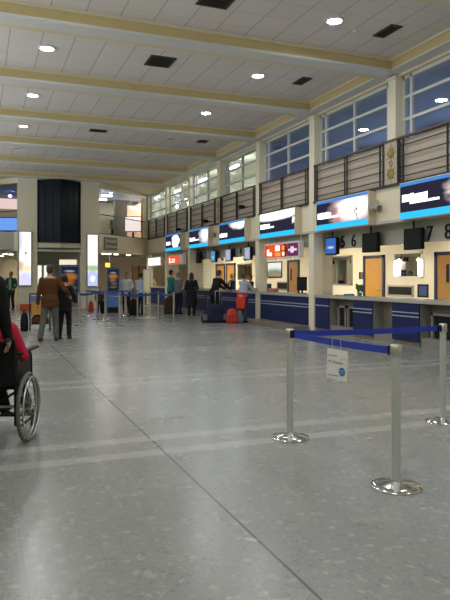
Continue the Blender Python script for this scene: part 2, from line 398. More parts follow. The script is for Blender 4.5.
# end wall with tower niche: two wide pilasters, slanting wings with openings upstairs
m = MB()
m.box(1.62, 2.45, 28.95, 29.3, 0, SOF + .1)
struct('wall_end_left', m, MT['pillar'])
struct('wall_end_right', MB().box(4.37, 5.2, 28.95, 29.3, 0, SOF + .1), MT['pillar'])
struct('trim_60', MB().box(2.45, 4.37, 29.05, 29.3, 2.62, 2.70).box(2.45, 4.37, 28.98, 29.05, 2.60, 2.66), MT['soffit'])
struct('trim_61', MB().box(2.45, 4.37, 29.0, 29.3, SOF - .06, SOF + .1), MT['cornice'])
def wing(A, B, names):
    A = Vector(A); B = Vector(B); d = (B - A).normalized(); nrm = Vector((d.y, -d.x, 0))
    if nrm.y < 0: nrm = -nrm
    def quad(mb, s0, s1, z0, z1, t=.2, o=0):
        a = A + d * s0 + nrm * o; b_ = A + d * s1 + nrm * o
        mb.prism([(a.x, a.y), (b_.x, b_.y), (b_.x + nrm.x * t, b_.y + nrm.y * t), (a.x + nrm.x * t, a.y + nrm.y * t)], z0, z1)
        return mb
    L = (B - A).length
    m = quad(MB(), 0, L, 2.60, 3.46); quad(m, 0, L, 5.62, SOF + .1); quad(m, L - .16, L, 3.4, 5.7)
    struct(names[0], m, MT['cream'])
    fr = struct(names[1], quad(quad(MB(), .0, L - .16, 4.36, 4.40, .04, .05), .0, L - .16, 3.46, 3.50, .06, .05), MT['rod'])
    struct('pane', quad(MB(), 0, L - .16, 3.5, 4.36, .012, .06), MT['pglass'], fr)
    return d, nrm
wd, wn = wing((5.2, 29.05, 0), (8.42, 32.55, 0), ('wall_end_wing_right', 'window_30'))
wd2, wn2 = wing((1.62, 29.05, 0), (-1.6, 32.55, 0), ('wall_end_wing_left', 'window_31'))
struct('wall_far_left', MB().box(-2.0, -1.6, 29, 37.5, 0, 6.1), MT['cream'])
struct('trim_63', MB().prism([(5.0, 29.0), (8.6, 29.0), (8.6, 32.7)], SOF - .01, SOF + .05).prism([(1.8, 29.0), (-1.15, 29.0), (-1.15, 32.7)], SOF - .01, SOF + .05), MT['cornice'])
# tower glazing (prow of dark glass above the end doorway)
t = tag(MB().prism([(2.45, 29.05), (3.42, 28.45), (4.37, 29.05), (4.37, 29.25), (2.45, 29.25)], 2.98, SOF - .06).build('tower_glazing', MT['darkglass']), None, None, None, 'structure')
m = MB()
for s in (0, .33, .66, 1):
    for a, b_ in (((2.45, 29.05), (3.42, 28.45)), ((3.42, 28.45), (4.37, 29.05))):
        x = a[0] + (b_[0] - a[0]) * s; y = a[1] + (b_[1] - a[1]) * s
        m.cyl((x, y - .005, 2.98), (x, y - .005, SOF - .06), .018, n=8)
t.name = 'window_40'
m.build('glazing_bar', MT['dark'], t)
struct('trim_62', MB().prism([(2.45, 29.0), (3.42, 28.6), (4.37, 29.0), (4.37, 29.25), (2.45, 29.25)], 2.76, 2.98), MT['box'])
# passage behind the end doorway
struct('wall_passage', MB().box(2.2, 4.6, 31.2, 31.4, 0, 2.66), MT['greenwall'])
fr = struct('door_9', MB().box(2.55, 2.62, 31.12, 31.2, 0, 2.1).box(3.62, 3.69, 31.12, 31.2, 0, 2.1).box(2.55, 3.69, 31.12, 31.2, 2.1, 2.17), MT['grey'])
struct('door_leaf', MB().box(2.62, 3.62, 31.15, 31.19, 0, 2.1), MT['greenwall'], fr)
struct('lit_glazing', MB().box(2.66, 2.84, 31.13, 31.15, .5, 2.0).box(2.95, 3.10, 31.13, 31.15, .5, 2.0), emis('lit_door_glazing', (1, 1, .9), .95), fr)

# ------------------------------------------------------------------ lamps and vents in the ceiling
def downlight(x, y, label, lit=True):
    t = thing('ceiling_downlight', label, 'ceiling light', (x, y, CEI), 0, 'round recessed downlights')
    MB().lathe((0, 0, 0), [(.125, -.002), (.185, -.002), (.18, -.025), (.14, -.03), (.125, -.012)]).build('rim', MT['trim'], t, True)
    MB().lathe((0, 0, 0), [(.127, -.001), (.127, -.012), (.08, -.02), (.01, -.022)]).build('lens', MT['lamp'] if lit else MT['lampoff'], t, True)
    if lit:
        l = bpy.data.lights.new('downlight_glow', 'AREA'); l.shape = 'DISK'; l.size = .3; l.energy = HALL_W; l.color = (.98, .98, 1.0) ; l.spread = R(170)
        o = bpy.data.objects.new('downlight_glow', l); COL.objects.link(o); o.parent = t; o.location = (0, 0, -.035)
    return t
pos = {1: 'second', 2: 'third', 3: 'fourth', 4: 'fifth'}
bm_ = lambda k: (yk(k) + yk(k + 1)) / 2
names = {(6.0, -1): 'lit round downlight nearest the windows in the closest ceiling bay', (6.0, 0): 'lit round downlight near the windows in the second ceiling bay',
         (6.0, 1): 'lit round downlight near the windows in the third ceiling bay', (1.3, 0): 'largest of three lit round downlights on the left of the ceiling',
         (1.3, 1): 'middle of three lit round downlights on the left of the ceiling', (1.3, 2): 'smallest and farthest lit round downlight on the left of the ceiling'}
for (x, k), lb in names.items(): downlight(x, bm_(k) + (.2 if k == -1 else 0), lb)
for k in (-1, -2, -3, -4):
    downlight(1.3, bm_(k), 'round recessed downlight above the near end of the hall')
    if k < -1: downlight(6.0, bm_(k), 'round recessed downlight above the near end of the hall')
for k in (2, 3, 4): downlight(6.0, bm_(k), {2: 'unlit round downlight nearest of those off over the desks', 3: 'unlit round downlight in the middle of those off over the far desks', 4: 'unlit round downlight farthest over the end desks'}[k], False)
for k in (3, 4): downlight(1.3, bm_(k), {3: 'unlit round downlight at far left before the end wall bay', 4: 'unlit round downlight at far left next to the end wall'}[k], False)
def vent(x, y, sx, sy, label):
    t = thing('ceiling_vent', label, 'vent', (x, y, CEI), 0, 'dark ceiling vents')
    m = MB()
    for a in (-1, 1):
        m.box(-sx / 2 - .02, sx / 2 + .02, a * sy / 2 - .02, a * sy / 2 + .02, -.02, 0); m.box(a * sx / 2 - .02, a * sx / 2 + .02, -sy / 2, sy / 2, -.02, 0)
    m.build('frame', MT['vent'], t)
    MB().box(-sx / 2, sx / 2, -sy / 2, sy / 2, -.006, -.001).build('backing', MT['dark'], t)
    m = MB()
    for i in range(7): m.box(-sx / 2, sx / 2, -sy / 2 + sy * (i + .4) / 7, -sy / 2 + sy * (i + .6) / 7, -.016, -.006)
    m.build('slats', MT['vent'], t)
vent(3.65, 13.04, .52, .6, 'dark square ceiling vent in the middle of the second ceiling bay')
vent(3.72, 9.75, .52, .6, 'dark square ceiling vent cut by the top edge of the photo')
vent(3.55, 19.85, .5, .45, 'dark ceiling vent farthest off in the middle of the ceiling')
vent(7.19, 9.85, .22, .55, 'narrow dark ceiling vent beside the nearest window downlight')
vent(7.14, 13.1, .22, .5, 'narrow dark ceiling vent right of the second bay downlight')
vent(7.15, 20.2, .3, .35, 'small dark ceiling vent over the far desks')
t = tag(MB().lathe((0, 0, 0), [(.06, 0), (.055, -.03), (.03, -.05), (.005, -.052)], 20).build('smoke_detector', MT['cornice'], None, True, G(361, 23, 1.45 + 0) * 0 + Vector((6.62, 10.05, CEI))), 'small cream smoke detector on ceiling tile beside the nearest downlight', 'smoke detector')

# ------------------------------------------------------------------ balcony railings
def railing(k, label, orn_side=None):
    y0, y1 = yk(k) + .17, yk(k + 1) - .17
    if orn_side == 'lo': y0 = yk(k) + .27
    if orn_side == 'hi': y1 = yk(k + 1) - .27
    t = thing('balcony_railing', label, 'railing', (W, (y0 + y1) / 2, UF), 0, 'balcony railings under the clerestory windows')
    L = (y1 - y0) / 2
    MB().box(-.05, .03, -L, L, .95, .99).build('handrail', MT['rail'], t)
    for yy in (-L + .02, -L + .14, -.05, .05, L - .14, L - .02): MB().box(-.03, .0, yy - .014, yy + .014, .015, .955).build('upright', MT['rod'], t)
    for z in (.14, .34, .58, .80): MB().cyl((-.015, -L, z), (-.015, L, z), .011, n=6).build('rod', MT['rod'], t)
    m = MB()
    for i in range(6): m.box(.05, .075, -L, L, .04 + i * .15, .04 + i * .15 + .145)
    m.build('slat_panel', MT['slat'], t)
    MB().box(-.06, .04, -L, L, -.035, .02).build('bottom_rail', MT['rod'], t)
rl = {-2: ('balcony railing out of sight past the right edge', None), -1: ('slatted balcony railing cut by the right edge above advert with white glow', 'hi'),
      0: ('slatted balcony railing left of the gilded panel, above the advert left of number 5', 'lo'), 1: ('slatted balcony railing above the red and purple lit sign', None),
      2: ('slatted balcony railing right of the farther gilded panel', 'hi'), 3: ('slatted balcony railing left of the farther gilded panel', 'lo'),
      4: ('slatted balcony railing above the farther red lit sign', None), 5: ('farthest slatted balcony railing beside the upstairs opening', None)}
for k, (lb, s) in rl.items(): railing(k, lb, s)
def ornament(k, label):
    t = thing('balcony_ornament', label, 'ornamental panel', (W, yk(k), UF), 0, 'gilded panels in the balcony')
    MB().box(-.022, -.012, -.25, .25, .02, .95).build('backing', MT['slat'], t)
    for a in (-.25, .25): MB().box(-.045, -.012, a - .014, a + .014, .02, .955).build('upright', MT['rod'], t)
    m = MB()
    for z in (.25, .70):
        m.torus((-.032, 0, z), (1, 0, 0), .10, .012, 24, 6)
        m.torus((-.032, 0, z), (1, 0, 0), .05, .012, 20, 6)
        for j in range(8):
            a = j * PI / 4; m.cyl((-.032, 0, z), (-.032, .2 * math.cos(a), z + .2 * math.sin(a)), .012, .004, 6)
    m.torus((-.032, 0, .475), (1, 0, 0), .05, .012, 16, 6)
    m.build('scrollwork', MT['gold'], t, True)
    MB().box(-.05, .03, -.25, .25, .95, .99).build('handrail', MT['rail'], t)
    MB().box(-.06, .04, -.25, .25, -.035, .02).build('bottom_rail', MT['rod'], t)
ornament(0, 'nearer gilded scrollwork panel between two balcony railings')
ornament(3, 'farther gilded scrollwork panel between two balcony railings')

# ------------------------------------------------------------------ illuminated advert boxes
def uvface(name, x, y0, y1, z0, z1, m, parent):
    """picture facing the hall (-X); u=0 at the far (left in photo) end"""
    me = bpy.data.meshes.new(name)
    me.from_pydata([(x, y1, z0), (x, y0, z0), (x, y0, z1), (x, y1, z1)], [], [(0, 1, 2, 3)])
    uv = me.uv_layers.new(); 
    for i, c in enumerate(((0, 0), (1, 0), (1, 1), (0, 1))): uv.data[i].uv = c
    b = bmesh.new(); b.from_mesh(me)
    b.to_mesh(me); b.free()
    return link(name, me, m, parent)
def blocks(mb, x, ya, yb, z0, z1, gap, rnd):
    y = ya
    while y > yb:
        wl = rnd.uniform(.5, 1.0) * (z1 - z0); y2 = max(yb, y - wl)
        h = rnd.uniform(.8, 1.0)
        mb.box(x - .004, x, y2 + gap, y, z0, z0 + (z1 - z0) * h); y = y2
def advert(k, label, blobs, top=True, letters=((.07, .48, .64), (.16, .62, .36)), base=(.018, .016, .03), extra=0):
    yc = (yk(k) + yk(k + 1)) / 2; L, H = 2.36 + extra, .775
    t = thing('illuminated_advert', label, 'advert', (W, yc, 2.63), 0, 'illuminated adverts along the fascia')
    m = MB().box(-.20, 0, -L / 2, L / 2, 0, H, .012); m.build('box', MT['box'], t)
    uvface('picture', -.203, -L / 2 + .03, L / 2 - .03, .02, H - .02, poster_mat('advert_picture', base, blobs, 1.5), t)
    MB().box(-.208, -.2045, -L / 2 + .03, L / 2 - .03, .02, .155).build('bottom_stripe', MT['cyan'], t)
    if top: MB().box(-.208, -.2045, -L / 2 + .03, L / 2 - .03, H - .085, H - .02).build('top_stripe', MT['bluel2'], t)
    rnd = random.Random(k + 20); m = MB()
    (a, b_, zz), (a2, b2, z2) = letters
    blocks(m, -.205, L / 2 - L * a, L / 2 - L * b_, zz * H - .10, zz * H + .06, -.002, rnd)
    blocks(m, -.205, L / 2 - L * a2, L / 2 - L * b2, z2 * H + .03, z2 * H + .085, .004, rnd)
    m.build('lettering', MT['wlet'], t)
Wh = (1.0, .97, .93)
advert(-1, 'lit advert with white glow at its right, cut by the right edge', [(.82, .58, .2, .36, (.75, .60, .62), .5), (.85, .6, .14, .26, Wh, .25)], extra=.1, letters=((.04, .36, .60), (.14, .50, .36)))
advert(0, 'lit advert with wide pale photo, above the numbers 5 and 6', [(.72, .55, .36, .55, (.62, .38, .36), .5), (.76, .62, .30, .38, Wh, .4), (.80, .30, .02, .35, (.35, .25, .25), .3)], letters=((.04, .32, .52), (.10, .46, .34)))
advert(1, 'lit advert with broad white band on top, above the red and purple sign', [(.5, .92, .75, .26, Wh, .2), (.96, .55, .05, .12, Wh, .4)], top=False, letters=((.04, .32, .50), (.12, .44, .34)))
advert(2, 'lit advert with slanting white shape at top right, above number 4', [(.75, 1.0, .32, .38, (.7, .7, .72), .25), (.84, .95, .2, .36, Wh, .2)], letters=((.03, .34, .44), (.05, .30, .34)))
advert(3, 'lit advert with white burst at right, above monitors and numbers 1 and 2', [(.85, .6, .25, .45, (.7, .62, .66), .5), (.85, .65, .15, .32, Wh, .3)], letters=((.05, .34, .50), (.10, .55, .34)))
advert(4, 'farthest lit advert, with large white oval at right', [(.68, .55, .25, .42, Wh, .12)], letters=((.06, .34, .50), (.06, .36, .36)))
# small bright lit signs below the fascia
def smallsign(k, label, mtl, y0, y1, blocksdef):
    t = thing('lit_sign', label, 'sign', (W - .02, (y0 + y1) / 2, 2.0), 0, 'lit signs below the fascia')
    L = y1 - y0
    MB().box(-.10, .04, -L / 2, L / 2, 0, .46, .01).build('frame', MT['soffit'], t)
    uvface('picture', -.103, -L / 2 + .05, L / 2 - .05, .045, .415, mtl, t)
    for nm, cc, (u0, u1, v0, v1) in blocksdef:
        MB().box(-.109, -.104, L / 2 - u1 * L, L / 2 - u0 * L, v0 * .46, v1 * .46).build(nm, cc, t)
    MB().cyl((0, -L / 2 + .1, .44), (0, -L / 2 + .1, .61), .012, n=8).cyl((0, L / 2 - .1, .44), (0, L / 2 - .1, .61), .012, n=8).build('hanger', MT['steel'], t)
e_or = emis('orange_light', (1, .30, .04), 1.1); e_w = emis('warm_white_light', (1, .86, .70), 1.4); e_pu = emis('pale_lilac_light', (.8, .62, .75), 1.0)
pm = poster_mat('red_sign_picture', (.62, .045, .02), [(.22, .5, .18, .5, (.75, .10, .03), .6), (.85, .5, .16, .9, (.13, .025, .10), .12), (.63, .5, .05, 1.2, (.10, .02, .02), .2)], 1.1)
smallsign(1, 'red and purple lit sign under the broad white-band advert', pm, 15.35, 17.65, [
    ('emblem', e_w, (.10, .17, .2, .62)), ('emblem', e_w, (.17, .25, .18, .42)), ('emblem', e_w, (.35, .48, .48, .84)), ('emblem', e_or, (.34, .50, .14, .38)), ('emblem', e_or, (.54, .61, .5, .8)), ('emblem', e_w, (.55, .61, .16, .4)), ('lettering', e_pu, (.72, .94, .42, .56)), ('lettering', e_pu, (.78, .86, .3, .7))])
pm2 = poster_mat('red_sign_picture', (.75, .10, .05), [(.92, .5, .16, .9, (.30, .2, .2), .3)], 1.1)
smallsign(4, 'farther red lit sign under the oval advert', pm2, 25.9, 28.3, [('lettering', e_w, (.12, .20, .2, .7)), ('lettering', e_w, (.3, .5, .45, .6)), ('lettering', e_w, (.24, .5, .25, .36))])
smallsign(5, 'farthest lit sign, all white, beside the end opening', poster_mat('white_sign_picture', (1, .93, .78), [], 1.5), 29.5, 31.9, [])
# bulkheads under the fascia
for i, (a, b_, x) in enumerate(((yk(-2), yk(1), 8.9), (yk(1), yk(2), 8.62), (yk(2), yk(4), 8.9), (yk(4), yk(5), 8.62), (yk(5), 32.6, 8.62))):
    struct('trim_%d' % (70 + i), MB().box(x, x + .1, a + .06, b_ - .06, 2.2 if x > 8.7 else 2.3, 2.76), MT['bulk'])
# numbers
def number(ch, px, X=8.9):
    y = YX(px, X - .03)
    me = text_mesh(ch, .44, .02)
    me.transform(Matrix(((0, 0, -1, 0), (-1, 0, 0, 0), (0, 1, 0, 0), (0, 0, 0, 1))))
    o = link('desk_number', me, MT['dark'], None, False, (X - .012, y, 2.36))
    tag(o, 'black number %s on the grey bulkhead over the check-in desks' % ch, 'number sign', 'desk numbers')
for ch, px in (('1', 201), ('2', 204.8), ('3', 233.5), ('4', 240.3), ('5', 342.3), ('6', 353), ('7', 429), ('8', 447.5)): number(ch, px)
def monitor(pxa, pxb, label, lit=None, X=8.72, zt=2.50, h=.46):
    ya, yb = YX(pxa, X - .06), YX(pxb, X - .06)
    L = ya - yb
    t = thing('hanging_monitor', label, 'monitor', (X, (ya + yb) / 2, zt), 0, 'monitors hung under the fascia')
    MB().box(-.05, .05, -L / 2, L / 2, -h, 0, .012).build('casing', MT['dark'], t)
    uvface('screen', -.053, -L / 2 + .03, L / 2 - .03, -h + .03, -.03, lit or MT['dark'], t)
    MB().cyl((0, 0, -.01), (0, 0, .245), .02, n=8).build('bracket', MT['dark'], t)
blue = poster_mat('blue_screen', (.05, .18, .62), [(.5, .4, .3, .08, (.8, .75, .8), .5)], .85)
pale = poster_mat('pale_screen', (.42, .52, .72), [(.5, .5, .3, .3, (.62, .62, .70), .5)], .8)
cyan2 = poster_mat('cyan_screen', (.12, .38, .62), [(.5, .4, .25, .12, (.6, .7, .8), .5)], .8)
monitor(325, 336, 'monitor with blue screen left of number 5', blue)
monitor(361.5, 376.5, 'black monitor right of number 6', None)
monitor(403, 420.5, 'black monitor left of number 7', None)
monitor(195, 199, 'dark monitor left of number 1', None)
monitor(210.5, 215, 'monitor with cyan screen right of number 2', cyan2)
monitor(225, 230.5, 'monitor with pale screen left of number 3', pale)
monitor(244, 250, 'monitor with pale screen right of number 4', pale)
# floodlights / cameras on the fascia
def flood(px, h, label, tilt=.5):
    y = YX(px, W)
    t = thing('wall_floodlight', label, 'wall lamp', (W, y, h), 0, 'grey fittings on the fascia')
    MB().box(-.05, 0, -.05, .05, -.12, .02).cyl((-.03, 0, 0), (-.16, 0, .05), .02, n=8).build('bracket', MT['grey'], t)
    MB().box(-.23, -.15, -.13, .13, -.08, .12, .015, Matrix.Rotation(tilt, 3, 'Y')).build('head', MT['bulk'], t)
    MB().box(-.236, -.228, -.11, .11, -.06, .10, .003, Matrix.Rotation(tilt, 3, 'Y'), (-.19, 0, .02)).build('lens', MT['lampoff'], t)
flood(380.5, 3.03, 'grey floodlight on the fascia between the two nearest adverts')
flood(215.5, 3.08, 'grey floodlight on the fascia under the farther gilded panel', .5)
def camera_dome(px, h, label):
    y = YX(px, W)
    t = thing('security_camera', label, 'security camera', (W - .065, y, h), 0, 'dark cameras on the balcony')
    MB().cyl((0, 0, 0), (-.18, 0, -.02), .018, n=8).build('arm', MT['dark'], t)
    MB().box(-.32, -.12, -.05, .05, -.07, .05, .012).build('housing', MT['dark'], t)
camera_dome(184.5, 3.53, 'small dark camera between the two farthest adverts')
camera_dome(212.5, 3.6, 'small dark camera low on the farther balcony beside the gilded panel')
camera_dome(249.5, 3.78, 'small dark camera on the balcony slats left of the single pillar')

# ------------------------------------------------------------------ check-in desks
def desk(y0, y1, label, lines=2, X=8.42, dep=.62):
    t = thing('check_in_desk', label, 'desk', (X, (y0 + y1) / 2, 0), 0, 'navy fronted check-in desks')
    L = (y1 - y0) / 2
    MB().box(.03, dep, -L, L, .1, .9).build('body', MT['grey'], t)
    MB().box(0, .03, -L, L, .1, .9, .004).build('front_panel', MT['navy'], t)
    for z in ((.70, .62)[:lines]):
        MB().box(-.006, 0, -L, L, z - .011, z + .011).build('pale_strip', MT['pale'], t)
    MB().box(.04, dep - .05, -L + .02, L - .02, 0, .1).build('plinth', MT['taupe'], t)
def weigh(y0, y1, label, X=8.62, boxes=2):
    t = thing('baggage_scale', label, 'baggage scale', (X, (y0 + y1) / 2, 0), 0, 'grey baggage bays between desks')
    L = (y1 - y0) / 2 - .004
    MB().box(.1, .14, -L, L, 0, .9).build('rear_panel', MT['taupe'], t)
    MB().box(-.15, .1, -L, L, 0, .2).build('weigh_plate', MT['grey'], t)
    n = boxes
    for i in range(n):
        a = -L + .1 + (2 * L - .2) * i / n; b_ = -L + .1 + (2 * L - .2) * (i + 1) / n - .08
        MB().box(-.05, .0, a, a + .05, .2, .72).box(-.05, .0, b_ - .05, b_, .2, .72).box(-.05, .0, a, b_, .67, .72).build('gate_frame', MT['grey'], t)
        MB().box(.0, .1, a + .05, b_ - .05, .22, .66).build('opening', MT['dark'], t)  # solid dark block; shade inside the opening is put into its colour
desk(14.02, 14.72, 'navy desk with single strip right of the pillar under the blue screen', 1)
desk(12.12, 12.90, 'navy desk with two pale strips in front of the orange door')
desk(10.47, 11.37, 'navy desk with two pale strips under the black monitor left of number 7')
desk(8.6, 9.5, 'navy desk past the right edge of the photo')
weigh(12.90, 14.02, 'grey baggage bay with two dark openings below number 5')
weigh(11.37, 12.12, 'plain grey baggage bay right of the orange door desk', boxes=0)
weigh(9.5, 10.47, 'grey baggage bay at the right edge behind the blue belt', boxes=1)
def worktop(y0, y1, label, X=8.38, dep=.72, z=.9):
    t = tag(MB().box(0, dep, -(y1 - y0) / 2, (y1 - y0) / 2, 0, .07, .008).build('counter_top', MT['top'], None, False, (X, (y0 + y1) / 2, z)), label, 'counter top', 'grey counter tops')
    return t
worktop(8.6, 14.72, 'long grey counter top over the nearest navy desks', 8.40)
desk(15.02, 18.22, 'wide navy desk under the red and purple sign', 2); worktop(15.02, 18.22, 'grey counter top under the red and purple sign')
tag(MB().box(-.25, .25, -1.5, 1.5, 0, .13, .01).build('baggage_step', MT['taupe'], None, False, (8.12, 16.45, 0)), 'low dark step along the wide navy desk', 'step')
for y0, y1, lb in ((18.6, 19.9, 'navy desk beside the woman with the red jumper'), (20.0, 21.6, 'dark navy desk where the man in black suit leans'), (21.8, 23.2, 'dark navy desk behind the woman in long dark coat'), (23.4, 25.2, 'dark navy desk left of the woman in long dark coat')):
    desk(y0, y1, lb, 2)
worktop(18.6, 25.2, 'long grey counter top under the numbers 1 to 4')
desk(25.7, 28.7, 'far desk behind the teal and grey shirt men', 0); worktop(25.7, 28.7, 'grey counter top behind the teal and grey shirt men')
desk(29.15, 32.2, 'farthest desk in front of yellow vest clerk', 0); worktop(29.15, 32.2, 'farthest grey counter top by the yellow vest clerk')

# doors, mirrors and things on the wall behind the desks
def door(n, y0, y1, leaf, h=2.05):
    f = MB().box(-.06, 0, y0, y0 + .1, 0, h + .1).box(-.06, 0, y1 - .1, y1, 0, h + .1).box(-.06, 0, y0, y1, h, h + .1)
    fr = struct('door_%d' % n, f, MT['doorframe']); fr.location = (12, 0, 0)
    struct('door_leaf', MB().box(-.03, 0, y0 + .1, y1 - .1, 0, h), leaf, fr)
    struct('door_handle', MB().cyl((-.03, y0 + .2, 1.02), (-.09, y0 + .2, 1.02), .012, n=8).cyl((-.085, y0 + .2, 1.02), (-.085, y0 + .32, 1.02), .012, n=8), MT['chrome'], fr)
    struct('door_window', MB().box(-.036, -.03, y0 + .62, y0 + .74, 1.3, 1.8), MT['dark'], fr) if leaf is MT['dwood'] else None
door(1, 16.55, 17.7, MT['wood']); door(2, 13.0, 14.2, MT['dwood'], 2.05); door(3, 22.2, 23.2, MT['dwood']); door(4, 28.9, 30.1, MT['wood']); door(5, 30.3, 31.6, MT['wood'])
def wallthing(name, label, cat, y0, y1, z0, z1, mt, fm, dep=.04, pic=None):
    t = thing(name, label, cat, (12, (y0 + y1) / 2, z0), 0)
    L = (y1 - y0) / 2; h = z1 - z0
    m = MB().box(-dep, 0, -L, -L + .05, 0, h).box(-dep, 0, L - .05, L, 0, h).box(-dep, 0, -L, L, 0, .05).box(-dep, 0, -L, L, h - .05, h)
    m.build('frame', fm, t)
    if pic: uvface('picture', -dep + .012, -L + .05, L - .05, .05, h - .05, pic, t)
    else: MB().box(-dep + .012, -.002, -L + .05, L - .05, .05, h - .05).build('panel', mt, t)
    return t
wallthing('wall_mirror', 'tall mirror on the wall behind the desk under number 5', 'mirror', 18.4, 19.8, 1.16, 2.2, MT['mirror'], MT['grey'])
wallthing('wall_mirror', 'mirror between two bright wall lamps under number 7', 'mirror', 14.75, 16.1, 1.42, 2.2, MT['mirror'], MT['soffit'])
wallthing('hatch', 'dark panel for shaded alcove with pale frame below lamp mirror', 'hatch', 15.15, 16.4, .86, 1.2, MT['dark'], MT['top'])  # flat dark panel; the alcove's inner shade is put into its colour
wallthing('wall_poster', 'small navy poster on the wall right of the dark alcove panel', 'poster', 14.5, 14.97, .86, 1.24, MT['kframe'], MT['dark'], .02)
wallthing('wall_poster', 'bright poster with white top and landscape below on back wall under red sign', 'poster', 23.75, 25.2, 1.42, 2.12, None, MT['dark'], .03, poster_mat('landscape_picture', (1, 1, .95), [(.5, 0, .9, .55, (.25, .32, .22), .35), (.6, .1, .4, .15, (.42, .30, .15), .5)], .9))  # printed picture glows by its own emission though it is no lamp
wallthing('hatch', 'low dark hatch behind the wide navy desk', 'hatch', 23.2, 24.2, .9, 1.25, MT['dark'], MT['grey'])
wallthing('wall_mirror', 'dark mirror on back wall behind red jumper woman', 'mirror', 26.9, 28.6, 1.3, 2.1, MT['mirror'], MT['grey'])
t = thing('notice_sheets', 'board of white paper notices behind the desks under numbers 1 and 2', 'notice board', (11.99, 33.2, 1.0))
MB().box(-.02, 0, -.75, .75, 0, 1.15).build('board', MT['warmwall'], t)
m = MB()
for i in range(6):
    for j in range(2): m.box(-.026, -.02, -.65 + j * .68, -.05 + j * .68, .06 + i * .18, .19 + i * .18)
m.build('sheet', MT['white'], t)
def walllamp(px, z0, z1, X, label):
    y = YX(px, X)
    t = thing('wall_lamp', label, 'wall lamp', (X, y, z0), 0, 'upright bright wall lamps')
    MB().box(-.02, 0, -.10, .10, 0, z1 - z0).build('backplate', MT['trim'], t)
    MB().capsule((-.06, 0, .08), (-.06, 0, z1 - z0 - .08), .06).build('diffuser', emis('wall_lamp_diffuser', (1, .97, .9), 5), t, True)
walllamp(397.5, 1.45, 1.98, 11.98, 'upright bright lamp left of the desk mirror under number 7')
walllamp(421.5, 1.45, 1.98, 11.98, 'upright bright lamp right of the desk mirror under number 7')
t = thing('light_panel', 'upright white light panel on the side of pillar near number 4', 'light panel', (8.62, 18.62, 1.43))
MB().box(-.05, .0, -.16, .16, 0, .72, .02).build('casing', MT['trim'], t)
MB().box(-.062, -.05, -.13, .13, .03, .69).build('diffuser', emis('panel_diffuser', (1, 1, .97), 3), t)
def spotlight(X, y, z, label, power=DESK_W, aim=(1.2, 0, -1)):
    t = thing('desk_spotlight', label, 'spotlight', (X, y, z), 0, 'small spotlights over the desks')
    a = Vector(aim).normalized()
    MB().cyl((0, 0, 0), (0, 0, 2.745 - z), .012, n=8).build('stem', MT['dark'], t)
    MB().cyl(-a * .06, a * .07, .035, .055, 16).build('shade', MT['trim'], t, True)
    MB().cyl(a * .07, a * .074, .05, .05, 16).build('lens', MT['spot'], t)
    l = bpy.data.lights.new('spot_glow', 'SPOT'); l.energy = power * 8; l.color = (1, .88, .66); l.spot_size = R(130); l.spot_blend = .7; l.shadow_soft_size = .06
    o = bpy.data.objects.new('spot_glow', l); COL.objects.link(o); o.parent = t; o.location = a * .09
    o.rotation_euler = a.to_track_quat('-Z', 'Y').to_euler()
for (px, X, z, lb) in ((331, 9.3, 2.13, 'spotlight under bulkhead beside the blue screen'), (399.5, 9.6, 2.32, 'spotlight left of the black monitor by number 7'), (412, 9.6, 2.2, 'spotlight below the black monitor by number 7'),
                       (449, 9.2, 2.3, 'spotlight at the right edge below number 8'), (276, 9.4, 2.1, 'spotlight left one under the red and purple sign'), (291, 9.4, 2.1, 'spotlight right one under the red and purple sign'),
                       (245, 9.4, 2.12, 'spotlight below the pale monitor right of number 4'), (222, 9.6, 2.2, 'spotlight between numbers 2 and 3 over the desks'), (196, 9.4, 2.2, 'spotlight below the dark monitor left of number 1'),
                       (178, 9.2, 2.2, 'spotlight left one under the farther red sign'), (183.5, 9.2, 2.2, 'spotlight right one under the farther red sign'), (157, 9.0, 2.2, 'spotlight under the all white sign')):
    spotlight(X, YX(px, X), z, lb, aim=(1.2, .5 if px in (331, 245, 196) else 0, -.8))
# upstairs lights
def batten(X, y, z, label, L=1.3, along='y', power=16, col=(1, .96, .80)):
    t = thing('fluorescent_batten', label, 'ceiling light', (X, y, z), 0, 'fluorescent battens upstairs')
    d = Vector((0, 1, 0)) if along == 'y' else Vector((1, 0, 0))
    zc = (6.5 if along == 'y' else SOF + .12) - z
    for q in (-.4, .4): MB().cyl(d * (L * q) + Vector((0, 0, .04)), d * (L * q) + Vector((0, 0, zc + .005)), .01, n=6).build('hanger', MT['trim'], t)
    MB().box(-(.06 if along == 'y' else L / 2), (.06 if along == 'y' else L / 2), -(L / 2 if along == 'y' else .06), (L / 2 if along == 'y' else .06), -.02, .05).build('housing', MT['trim'], t)
    MB().capsule(-d * (L / 2 - .05) + Vector((0, 0, -.06)), d * (L / 2 - .05) + Vector((0, 0, -.06)), .05).build('tube', MT['tubel'], t, True)
    l = bpy.data.lights.new('batten_glow', 'POINT'); l.shadow_soft_size = .12; l.energy = power; l.color = col
    o = bpy.data.objects.new('batten_glow', l); COL.objects.link(o); o.parent = t; o.location = (0, 0, -.26)
for px, py, X, lb in ((233, 166, 9.9, 'fluorescent batten seen through the window right of the farther gilded panel'), (202.5, 179, 9.9, 'fluorescent batten seen through the window left of the farther gilded panel'), (177.5, 190, 9.9, 'fluorescent batten seen through the window above the oval advert'), (157, 196.5, 9.9, 'fluorescent batten seen through the farthest window')):
    zz = X / (SY + CY * (px - 225) / 625)
    batten(X, YX(px, X), EYE + (277 - py) / 625 * zz, lb, power=150)
for px, py, z, lb in ((107, 194.5, 33, 'ceiling light upstairs, left one in the end opening'), (102, 198.5, 35, 'smaller ceiling light upstairs, leftmost in the end opening'), (135, 207, 36, 'ceiling light upstairs above the bright screen')):
    p = GZ(px, z, EYE + (277 - py) / 625 * z); batten(p.x, p.y, min(p.z, 5.86), lb, .55, 'x', 22, (1, .9, .85))
